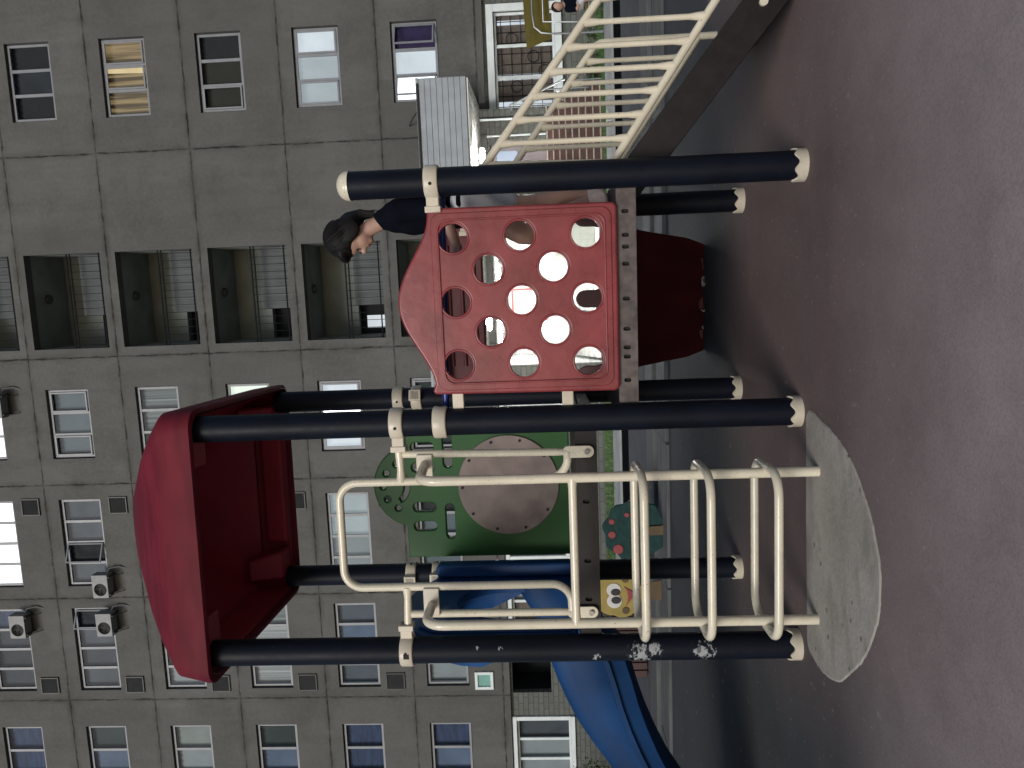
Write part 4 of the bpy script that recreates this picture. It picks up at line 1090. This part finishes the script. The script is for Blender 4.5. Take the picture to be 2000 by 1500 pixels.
for i in range(4):
    mb = MB(GS); x0 = 0.14 + 0.215 * i; z = 0.615 - 0.17 * i
    mb.box(x0, x0 + 0.16, YN + 0.01, YF - 0.01, z - 0.028, z)
    mb.build('tread', M['dark_beam'], stp, bevel=0.004)

# concrete pad under the ladder
W2 = lambda x, y: (x, y)
pts = [(-0.19, 3.63), (-0.6, 3.67), (-1.0, 3.70), (-1.285, 3.72), (-1.345, 3.62), (-1.36, 3.48), (-1.325, 3.32), (-1.24, 3.19), (-1.13, 3.05), (-0.98, 2.93), (-0.86, 2.88), (-0.72, 2.87), (-0.58, 2.92), (-0.46, 3.0), (-0.36, 3.1), (-0.28, 3.23), (-0.22, 3.4)]
random.seed(9)
P2 = []
NP = len(pts)
for i in range(NP):
    p0, p1, p2_, p3 = [Vector(pts[(i + k) % NP]) for k in (-1, 0, 1, 2)]
    for k in range(8):
        t = k / 8
        if i in (0, 1, 2): q = p1.lerp(p2_, t)
        else: q = 0.5 * ((2 * p1) + (p2_ - p0) * t + (2 * p0 - 5 * p1 + 4 * p2_ - p3) * t * t + (3 * p1 - p0 - 3 * p2_ + p3) * t ** 3)
        j = 0.0025; P2.append((q.x + random.uniform(-j, j), q.y + random.uniform(-j, j)))
mb = MB(); mb.loft([[(x, y, -0.05) for x, y in P2], [(x, y, 0.006) for x, y in P2], [(-0.77 + (x + 0.77) * 0.985, 3.3 + (y - 3.3) * 0.985, 0.010) for x, y in P2]])
tag(mb.build('concrete_pad', M['pad'], smooth=False), 'pitted grey concrete footing slab under the cream ladder', 'concrete pad')

# ------------------------------------------------------------------ people
def skin_body(chains, name, m, parent, vox=0.012, extra=None, sub=2):
    """chains: list of [(point, radius), ...]; overlapping tapered limbs fused into one continuous surface"""
    mb = MB()
    def ball(c, rx, ry, rz, T=None):
        T = T or Matrix(); vs = []; fs = []; a, b = 16, 10
        for j in range(b + 1):
            th = PI * j / b
            for i in range(a):
                ph = 2 * PI * i / a
                p = Vector((rx * math.sin(th) * math.cos(ph), ry * math.sin(th) * math.sin(ph), rz * math.cos(th)))
                vs.append(Vector(c) + (T.to_3x3() @ p))
        for j in range(b):
            for i in range(a): fs.append((j * a + i, j * a + (i + 1) % a, (j + 1) * a + (i + 1) % a, (j + 1) * a + i))
        mb.add(vs, fs)
    for ch in chains:
        for (p, r_), (q, s_) in zip(ch[:-1], ch[1:]):
            p, q = Vector(p), Vector(q); n = max(2, int((q - p).length / (0.35 * min(r_, s_))) + 1)
            n = min(n, 14)
            mb.tube([p.lerp(q, k / n) for k in range(n + 1)], [r_ + (s_ - r_) * k / n for k in range(n + 1)], 14)
            ball(p, r_, r_, r_); ball(q, s_, s_, s_)
    for e in (extra or []): ball(*e)
    o = mb.build(name, m, parent)
    rm = o.modifiers.new('Remesh', 'REMESH'); rm.mode = 'VOXEL'; rm.voxel_size = vox; rm.use_smooth_shade = True
    sm_ = o.modifiers.new('Smooth', 'SMOOTH'); sm_.factor = 0.5; sm_.iterations = sub * 2
    return o

FZ = 0.868
P0 = Matrix.Translation((0.93, 3.98, FZ))
per = thing('person', 'child in dark top and white shorts standing behind the red hole panel', 'person', P0)
yb = 3.99
hip = Vector((0.945, yb, 1.60)); chest = Vector((0.92, yb, 1.90)); neck = Vector((0.885, yb, 2.07)); headc = Vector((0.80, yb, 2.245))
hl, hr_ = hip + Vector((0, 0.075, 0)), hip + Vector((0, -0.075, 0))
TH_ = Matrix.Rotation(R(-32), 4, 'Y')      # head bowed towards the left
fv = (TH_ @ Vector((-1, 0, 0, 0))).to_3d(); uv = (TH_ @ Vector((0, 0, 1, 0))).to_3d(); sv = Vector((0, 1, 0))
chin = headc + fv * 0.062 - uv * 0.088
legs = [[(hl, 0.078), ((0.955, yb + 0.08, 1.28), 0.055), ((0.965, yb + 0.085, 1.24), 0.052), ((0.985, yb + 0.085, 1.12), 0.05), ((0.99, yb + 0.085, 0.955), 0.034)],
        [(hr_, 0.078), ((0.775, yb - 0.07, 1.325), 0.056), ((0.77, yb - 0.07, 1.29), 0.052), ((0.865, yb - 0.07, 1.13), 0.048), ((0.925, yb - 0.07, 0.965), 0.033)]]
sh_n, sh_f = chest + Vector((-0.01, -0.135, 0.055)), chest + Vector((-0.01, 0.135, 0.055))
arm_n = [(sh_n, 0.044), ((0.90, yb - 0.175, 1.74), 0.036), ((0.885, yb - 0.17, 1.72), 0.034), ((0.735, yb - 0.14, 1.665), 0.026)]
arm_f = [(sh_f, 0.044), ((0.955, yb + 0.18, 1.72), 0.036), ((0.945, yb + 0.18, 1.70), 0.034), ((0.83, yb + 0.17, 1.55), 0.026)]
def hand(wr, d, up_):
    d = Vector(d).normalized(); up_ = Vector(up_).normalized(); sd = d.cross(up_).normalized(); wr = Vector(wr)
    out = [[(wr, 0.024), (wr + d * 0.035, 0.027), (wr + d * 0.07, 0.026)]]
    for i, (off, ln) in enumerate(((-0.026, 0.062), (-0.009, 0.07), (0.009, 0.066), (0.025, 0.052))):
        b = wr + d * 0.075 + sd * off
        k1 = b + d * ln * 0.45 - up_ * 0.006; k2 = k1 + d * ln * 0.35 - up_ * 0.018; k3 = k2 + d * ln * 0.15 - up_ * 0.02
        out.append([(b, 0.0095), (k1, 0.009), (k2, 0.008), (k3, 0.007)])
    t = wr + d * 0.03 - sd * 0.026
    out.append([(t, 0.012), (t - sd * 0.02 + d * 0.02, 0.010), (t - sd * 0.026 + d * 0.045 - up_ * 0.01, 0.008)])
    return out
torso = [[(hip, 0.10), ((0.935, yb, 1.75), 0.088), (chest, 0.098), (chest + Vector((-0.01, 0, 0.08)), 0.075), (neck, 0.043), (neck + (headc - neck) * 0.55, 0.042)],
         [(hl, 0.08), (hr_, 0.08)], [(sh_n, 0.048), (chest + Vector((0, 0, 0.06)), 0.06), (sh_f, 0.048)]]
headx = [(headc + uv * 0.015 - fv * 0.008, 0.093, 0.076, 0.098, TH_), (headc + fv * 0.03 - uv * 0.05, 0.06, 0.055, 0.058, TH_), (chin, 0.024, 0.026, 0.02, TH_),
         (headc + fv * 0.096 - uv * 0.028, 0.016, 0.013, 0.018, TH_), (headc + fv * 0.083 - uv * 0.068, 0.012, 0.022, 0.007, TH_),
         (headc - uv * 0.02 + sv * 0.078, 0.018, 0.008, 0.03, TH_), (headc - uv * 0.02 - sv * 0.078, 0.018, 0.008, 0.03, TH_)]
skin_body(legs + [arm_n, arm_f] + torso + hand(arm_n[-1][0], (-1, 0.1, -0.2), (0.1, -0.3, 1)) + hand(arm_f[-1][0], (-0.8, 0, -0.7), (-0.6, 0, 0.7)), 'body', M['skin'], per, 0.0075, headx)
shirt = [[(hip + Vector((0, 0, -0.01)), 0.112), ((0.935, yb, 1.75), 0.108), (chest, 0.116), (chest + Vector((-0.012, 0, 0.09)), 0.088), (neck + Vector((0.012, 0, -0.012)), 0.058)],
         [(hl + Vector((0, 0.01, 0)), 0.09), (hr_ + Vector((0, -0.01, 0)), 0.09)], [(sh_n, 0.062), (chest + Vector((0, 0, 0.06)), 0.07), (sh_f, 0.062)],
         [(sh_n, 0.062), (Vector(sh_n).lerp(Vector(arm_n[1][0]), 0.75), 0.052)], [(sh_f, 0.062), (Vector(sh_f).lerp(Vector(arm_f[1][0]), 0.75), 0.052)]]
skin_body(shirt, 'top', M['navy'], per, 0.011)
shorts = [[(hl + Vector((0.0, 0.01, -0.02)), 0.098), (Vector(hl).lerp(Vector((0.955, yb + 0.08, 1.28)), 0.62), 0.082)], [(hr_ + Vector((0, -0.01, -0.02)), 0.098), (Vector(hr_).lerp(Vector((0.775, yb - 0.07, 1.325)), 0.62), 0.082)], [(hl, 0.098), (hr_, 0.098)]]
skin_body(shorts, 'shorts', M['whitecloth'], per, 0.011)
hair = [(headc + uv * 0.040 - fv * 0.024, 0.108, 0.094, 0.096, TH_), (headc - fv * 0.055 - uv * 0.025, 0.062, 0.088, 0.09, TH_), (headc + fv * 0.055 + uv * 0.078, 0.045, 0.072, 0.03, TH_),
        (headc - uv * 0.015 + sv * 0.074 - fv * 0.018, 0.058, 0.022, 0.078, TH_), (headc - uv * 0.015 - sv * 0.074 - fv * 0.018, 0.058, 0.022, 0.078, TH_)]
q0 = headc - fv * 0.09 - uv * 0.01
skin_body([[(q0, 0.034), (q0 + Vector((0.03, 0, -0.035)), 0.034), (q0 + Vector((0.045, 0, -0.10)), 0.032), (q0 + Vector((0.045, 0.01, -0.17)), 0.016)]], 'hair', M['hair'], per, 0.009, hair)
random.seed(31)
mb = MB(); crown_pt = headc + uv * 0.02 - fv * 0.02
for i in range(170):
    ph = random.uniform(-PI, PI)
    if abs(ph) < 0.75: continue                       # ph = 0 is the face
    ln = random.uniform(0.75, 1.15) * (1.9 if abs(ph) > 1.2 else 1.45); st = random.uniform(0.05, 0.6); pts = []; off = random.uniform(-0.004, 0.009)
    for k in range(7):
        th = st + (ln - st) * k / 6
        pts.append(crown_pt + (fv * math.cos(ph) * 0.104 + sv * math.sin(ph) * 0.094) * math.sin(th) + uv * (0.104 * math.cos(th)) + (fv * math.cos(ph) + sv * math.sin(ph)) * off)
    mb.tube(pts, [0.002, 0.004, 0.0045, 0.0045, 0.004, 0.003, 0.001], 5)
for i in range(40):
    q_ = q0 + sv * random.uniform(-.025, .025) + fv * random.uniform(-.02, .02); w_ = random.uniform(-.02, .03)
    mb.tube([q_, q_ + Vector((0.035, w_ * .3, -0.04)), q_ + Vector((0.05, w_ * .6, -0.11)), q_ + Vector((0.048 + w_ * .5, w_, -0.20 + random.uniform(-.02, .03)))], [0.004, 0.005, 0.004, 0.001], 5)
mb.build('hair_strands', M['hair'], per)
def eye(sd):
    mb = MB(); c = headc + fv * 0.078 - uv * 0.005 + sv * sd * 0.032
    mb.tube([c - sv * 0.011, c - sv * 0.005 + fv * 0.004, c + sv * 0.005 + fv * 0.004, c + sv * 0.011], [0.002, 0.0065, 0.0065, 0.002], 8); e = mb.build('eye', M['blackp'], per)
eye(1); eye(-1)
mb = MB(); c = headc + fv * 0.092 - uv * 0.066; mb.tube([c - sv * 0.02 - fv * 0.006, c, c + sv * 0.02 - fv * 0.006], [0.002, 0.0045, 0.002], 8); mb.build('mouth', mat('lip', (0.3, 0.1, 0.09), 0.5), per)
for fx, fy in ((0.99, yb + 0.085), (0.925, yb - 0.07)):
    skin_body([[((fx + 0.02, fy, FZ + 0.045), 0.036), ((fx - 0.05, fy, FZ + 0.035), 0.036), ((fx - 0.12, fy, FZ + 0.028), 0.028)], [((fx + 0.01, fy, FZ + 0.05), 0.04), ((fx, fy, FZ + 0.085), 0.042)]], 'shoe', M['shoe'], per, 0.009)

# yellow canopied tube seat with somebody sitting in it (far right, on the lawn edge)
YS = FT(4.85, 14.1, 0.05)
ysn = thing('canopy_seat', 'tube framed garden seat with yellow canopy standing at the lawn edge behind the steps', 'seat', YS)
mb = MB(YS)
def sagged(u, v): return (-0.62 + 1.9 * u, -0.15 + 0.5 * v, 1.36 - 0.42 * (1 - v) + 0.04 * math.sin(PI * u))
nu, nv = 10, 5
vs = [sagged(i / nu, j / nv) for j in range(nv + 1) for i in range(nu + 1)]
fs = [(j * (nu + 1) + i, j * (nu + 1) + i + 1, (j + 1) * (nu + 1) + i + 1, (j + 1) * (nu + 1) + i) for j in range(nv) for i in range(nu)]
vs2 = [(x, y + 0.02, z + 0.03) for x, y, z in vs]; m_ = len(vs)
mb.add(vs + vs2, fs + [tuple(i + m_ for i in f[::-1]) for f in fs])
mb.build('canopy', M['yellow'], ysn)
mb = MB(YS)
mb.tube([(1.25, -0.17, 1.27), (-0.2, -0.17, 1.27), (-0.42, -0.17, 1.24), (-0.52, -0.17, 1.12), (-0.55, -0.17, 0.9), (-0.56, -0.17, 0.05)], 0.016, 8)
mb.tube([(1.25, -0.2, 1.08), (-0.35, -0.2, 1.08), (-0.40, -0.2, 0.2), (-0.42, -0.2, -0.03)], 0.016, 8)
mb.tube([(1.22, 0.3, 1.36), (1.22, 0.3, 0.0)], 0.016, 8); mb.tube([(1.22, -0.17, 1.27), (1.22, -0.2, 0.0)], 0.016, 8); mb.tube([(-0.4, 0.3, 1.34), (-0.4, 0.3, 0.0)], 0.016, 8)
mb.tube([(-0.56, -0.17, 0.42), (-0.42, -0.2, 0.42), (-0.4, 0.3, 0.42)], 0.014, 8); mb.tube([(-0.4, -0.18, 0.28), (1.22, -0.18, 0.28)], 0.016, 8); mb.tube([(-0.4, 0.3, 0.28), (1.22, 0.3, 0.28)], 0.016, 8)
mb.build('tube_frame', M['steel'], ysn)
mb = MB(YS); mb.box(-0.38, 1.2, -0.16, 0.28, 0.29, 0.34); mb.build('seat', M['yellow'], ysn, bevel=0.015)
p2 = thing('person', 'person in dark clothes sitting under the yellow canopy', 'person', YS @ Matrix.Translation((0.0, 0.05, 0.34)))
S = lambda x, y, z: YS @ Vector((x * 0.8 - 0.14, y * 0.8, z * 0.8))
body2 = [[(S(0.22, 0.06, 0.52), 0.12), (S(0.20, 0.02, 0.74), 0.105), (S(0.16, -0.02, 0.86), 0.06), (S(0.12, -0.04, 0.94), 0.045)],
         [(S(0.15, 0.04, 0.52), 0.075), (S(0.13, -0.34, 0.50), 0.055), (S(0.13, -0.36, 0.12), 0.036)], [(S(0.30, 0.04, 0.52), 0.075), (S(0.32, -0.34, 0.50), 0.055), (S(0.32, -0.36, 0.12), 0.036)],
         [(S(0.04, 0.0, 0.80), 0.04), (S(0.0, -0.12, 0.60), 0.034), (S(0.12, -0.3, 0.56), 0.026)], [(S(0.36, 0.0, 0.80), 0.04), (S(0.40, -0.12, 0.60), 0.034), (S(0.3, -0.3, 0.56), 0.026)]]
skin_body(body2, 'body', M['skin'], p2, 0.018, [(S(0.10, -0.06, 1.02), 0.075, 0.085, 0.1, None), (S(0.10, -0.145, 1.0), 0.012, 0.016, 0.018, None), (S(0.12, -0.34, 0.55), 0.04, 0.04, 0.03, None), (S(0.3, -0.34, 0.55), 0.04, 0.04, 0.03, None)])
skin_body([[(S(0.22, 0.06, 0.50), 0.14), (S(0.20, 0.02, 0.72), 0.125), (S(0.17, -0.01, 0.84), 0.075)], [(S(0.05, 0.0, 0.8), 0.06), (S(0.01, -0.1, 0.63), 0.05)], [(S(0.36, 0.0, 0.8), 0.06), (S(0.39, -0.1, 0.63), 0.05)]], 'jacket', M['navy'], p2, 0.02)
skin_body([[(S(0.15, 0.05, 0.52), 0.095), (S(0.13, -0.33, 0.51), 0.07)], [(S(0.30, 0.05, 0.52), 0.095), (S(0.32, -0.33, 0.51), 0.07)]], 'trousers', M['whitecloth'], p2, 0.02)
skin_body([[(S(0.10, -0.03, 1.06), 0.088), (S(0.10, 0.02, 1.0), 0.08)]], 'hair', M['hair'], p2, 0.018)
for x in (0.13, 0.32): skin_body([[(S(x, -0.34, 0.06), 0.04), (S(x, -0.48, 0.045), 0.034)]], 'shoe', M['shoe'], p2, 0.016)

# ------------------------------------------------------------------ cut-out boards, slatted bin, small plants
TB = FT(-2.72, 8.06, 0.036); SB9 = Matrix.Scale(0.92, 4)
tb = thing('tree_board', 'teal painted apple tree cut-out board with red apples standing on the kerb', 'cut-out board', TB)
def board(name, pts, y, th, m, parent, T): 
    mb = MB(T @ SB9); mb.mesh(panel2d(pts, [], th, 0.006), Matrix.Translation((0, y, 0)) @ UP); return mb.build(name, m, parent)
crown = [((0.37 + 0.018 * math.cos(9 * a)) * math.cos(a), 0.33 + (0.37 + 0.018 * math.cos(9 * a)) * math.sin(a)) for a in [2 * PI * k / 90 for k in range(90)]]
cr = board('crown', crown, 0, 0.04, M['teal'], tb, TB)
board('trunk', [(-0.07, -0.06), (0.10, -0.06), (0.065, 0.02), (0.055, 0.22), (-0.055, 0.22), (-0.05, 0.02)], -0.03, 0.03, M['brownb'], tb, TB)
for x, z, r_ in ((0.12, 0.60, 0.035), (-0.04, 0.60, 0.045), (-0.22, 0.53, 0.06), (0.20, 0.42, 0.03)): board('apple', circ(x, z, r_, 20), -0.024, 0.012, M['apple'], cr, TB)
FB = FT(-3.50, 8.18, 0.095)
fb = thing('face_board', 'yellow cut-out board painted with a smiling face standing on the kerb', 'cut-out board', FB)
fpts = []
for k in range(120):
    a = 2 * PI * k / 120; r_ = 0.265 + 0.035 * abs(math.cos(2.5 * a + 0.6)) ** 0.7
    fpts.append((r_ * math.cos(a), 0.46 + r_ * math.sin(a)))
fc = board('face', fpts, 0, 0.04, M['yellowb'], fb, FB)
board('eye_white', circ(0.065, 0.52, 0.088, 28), -0.024, 0.012, M['whitep'], fc, FB); board('eye_white', circ(-0.075, 0.515, 0.092, 28), -0.0245, 0.012, M['whitep'], fc, FB)
board('pupil', [(0.04 + 0.044 * math.cos(a), 0.50 + 0.058 * math.sin(a)) for a in [2 * PI * k / 24 for k in range(24)]], -0.034, 0.01, M['blackp'], fc, FB); board('pupil', [(-0.062 + 0.045 * math.cos(a), 0.495 + 0.06 * math.sin(a)) for a in [2 * PI * k / 24 for k in range(24)]], -0.034, 0.01, M['blackp'], fc, FB)
mouth = [(0.11, 0.40), (0.05, 0.362), (-0.02, 0.352), (-0.09, 0.36), (-0.16, 0.39), (-0.08, 0.33), (0.0, 0.275), (0.05, 0.30)]
board('mouth', mouth, -0.026, 0.012, M['apple'], fc, FB)
board('stem', [(-0.10, -0.065), (0.16, -0.065), (0.12, 0.2), (-0.06, 0.2)], 0.03, 0.03, M['brownb'], fb, FB)
for x in (0.2, -0.2): board('cheek', circ(x, 0.36 + abs(x) * 0.1, 0.045, 20), -0.024, 0.01, M['brownb'], fc, FB)

SB = FT(-4.86, 9.75, 0.012)
sb = thing('slatted_bin', 'dark red slatted timber bin standing on the grey path behind the blue slide', 'litter bin', SB)
for i in range(7):
    x = -0.33 + 0.11 * (i - 0)
    for y in (-0.3, 0.3):
        mb = MB(SB); mb.box(x, x + 0.095, y - 0.014, y + 0.014, 0.05, 0.80); mb.build('slat', M['slat'], sb, bevel=0.004)
    if i < 5:
        for xx in (-0.345, 0.44):
            mb = MB(SB); yy = -0.27 + 0.11 * i; mb.box(xx - 0.014, xx + 0.014, yy, yy + 0.095, 0.05, 0.80); mb.build('slat', M['slat'], sb, bevel=0.004)
mb = MB(SB); mb.box(-0.30, 0.40, -0.26, 0.26, 0.0, 0.72); mb.build('liner', M['vent'], sb)

def shrub(T, label, w, h, n, seed, size=0.05):
    random.seed(seed)
    t = thing('shrub', label, 'shrub', T)
    ms = MB(T); ml_ = MB(T)
    for i in range(14):
        x0, y0 = random.uniform(-w * .3, w * .3), random.uniform(-w * .15, w * .15)
        tip = Vector((x0 * 2.2 + random.uniform(-.1, .1) * w, y0 * 2 + random.uniform(-.1, .1) * w, h * random.uniform(0.5, 1.0)))
        mid = Vector((x0 * 1.3, y0, tip.z * 0.5))
        ms.tube([(x0, y0, -0.02), mid, tip], [0.012, 0.008, 0.003], 6)
        for k in range(n):
            t_ = random.uniform(0.25, 1.05); c = Vector((x0, y0, 0)).lerp(tip, t_) + Vector((random.gauss(0, .07), random.gauss(0, .05), random.gauss(0, .06))) * w
            a, b = random.uniform(0, 2 * PI), random.uniform(-0.9, 0.9); d = Vector((math.cos(a) * math.cos(b), math.sin(a) * math.cos(b), math.sin(b))); s_ = size * random.uniform(0.6, 1.3)
            q = d.cross(Vector((random.uniform(-1, 1), random.uniform(-1, 1), 1))).normalized()
            ml_.add([c - d * s_, c + q * s_ * 0.45, c + d * s_, c - q * s_ * 0.45], [(0, 1, 2, 3)])
    ms.build('stem', M['brownb'], t); ml_.build('foliage', M['leaf'], t, smooth=False)
shrub(FT(-15.0, 21.3, -0.36), 'loose leafy shrub against the stone tiled wall behind the blue slide', 1.3, 1.35, 40, 21, 0.06)
shrub(FT(5.25, 19.6, -0.3), 'small green plant beside the entrance steps', 0.6, 0.45, 20, 22, 0.05)
shrub(FT(6.4, 21.5, -0.34), 'low green plant under the white framed ground floor window', 0.7, 0.35, 18, 23, 0.05)

# low white wire hoops along the lawn
WH = FT(-2.35, 14.55, 0.0)
mb = MB(WH)
for i in range(3):
    x = -0.5 + i * 0.45
    mb.tube([(x, 0, -0.05), (x, 0, 0.2), (x + 0.05, 0, 0.28), (x + 0.32, 0, 0.28), (x + 0.37, 0, 0.2), (x + 0.37, 0, -0.05)], 0.012, 8)
o = mb.build('wire_edging', M['steel'], at=WH)
tag(o, 'low silver wire hoops edging the lawn behind the tower', 'garden edging')

# ------------------------------------------------------------------ light
EL = 28.0
AZ = -7.5 + 8          # light comes from behind the camera, a little from the left
sun = bpy.data.lights.new('sun', 'SUN'); sun.energy = 2.2; sun.angle = R(26); sun.color = (1.0, 0.965, 0.91)
so = bpy.data.objects.new('sun', sun); COL.objects.link(so)
dirv = Vector((math.sin(R(7.5 + 18)) * math.cos(R(EL)), math.cos(R(7.5 + 18)) * math.cos(R(EL)), -math.sin(R(EL))))
so.rotation_euler = dirv.to_track_quat('-Z', 'Y').to_euler(); so.location = (-3, -8, 9)
w = bpy.data.worlds.new('World'); scene.world = w; w.use_nodes = True
nt = w.node_tree; bg = nt.nodes['Background']
sky = nt.nodes.new('ShaderNodeTexSky'); sky.sky_type = 'NISHITA'; sky.sun_disc = False
sky.sun_elevation = R(EL); sky.sun_rotation = math.atan2(-dirv.x, -dirv.y) % (2 * PI)
nt.links.new(sky.outputs[0], bg.inputs[0]); bg.inputs[1].default_value = 0.075
scene.view_settings.view_transform = 'Standard'; scene.view_settings.look = 'None'
scene.view_settings.exposure = 0.0; scene.view_settings.gamma = 1.0
scene.render.engine = 'CYCLES'
scene.cycles.use_denoising = True
scene.cycles.max_bounces = 8
scene.cycles.sample_clamp_indirect = 4
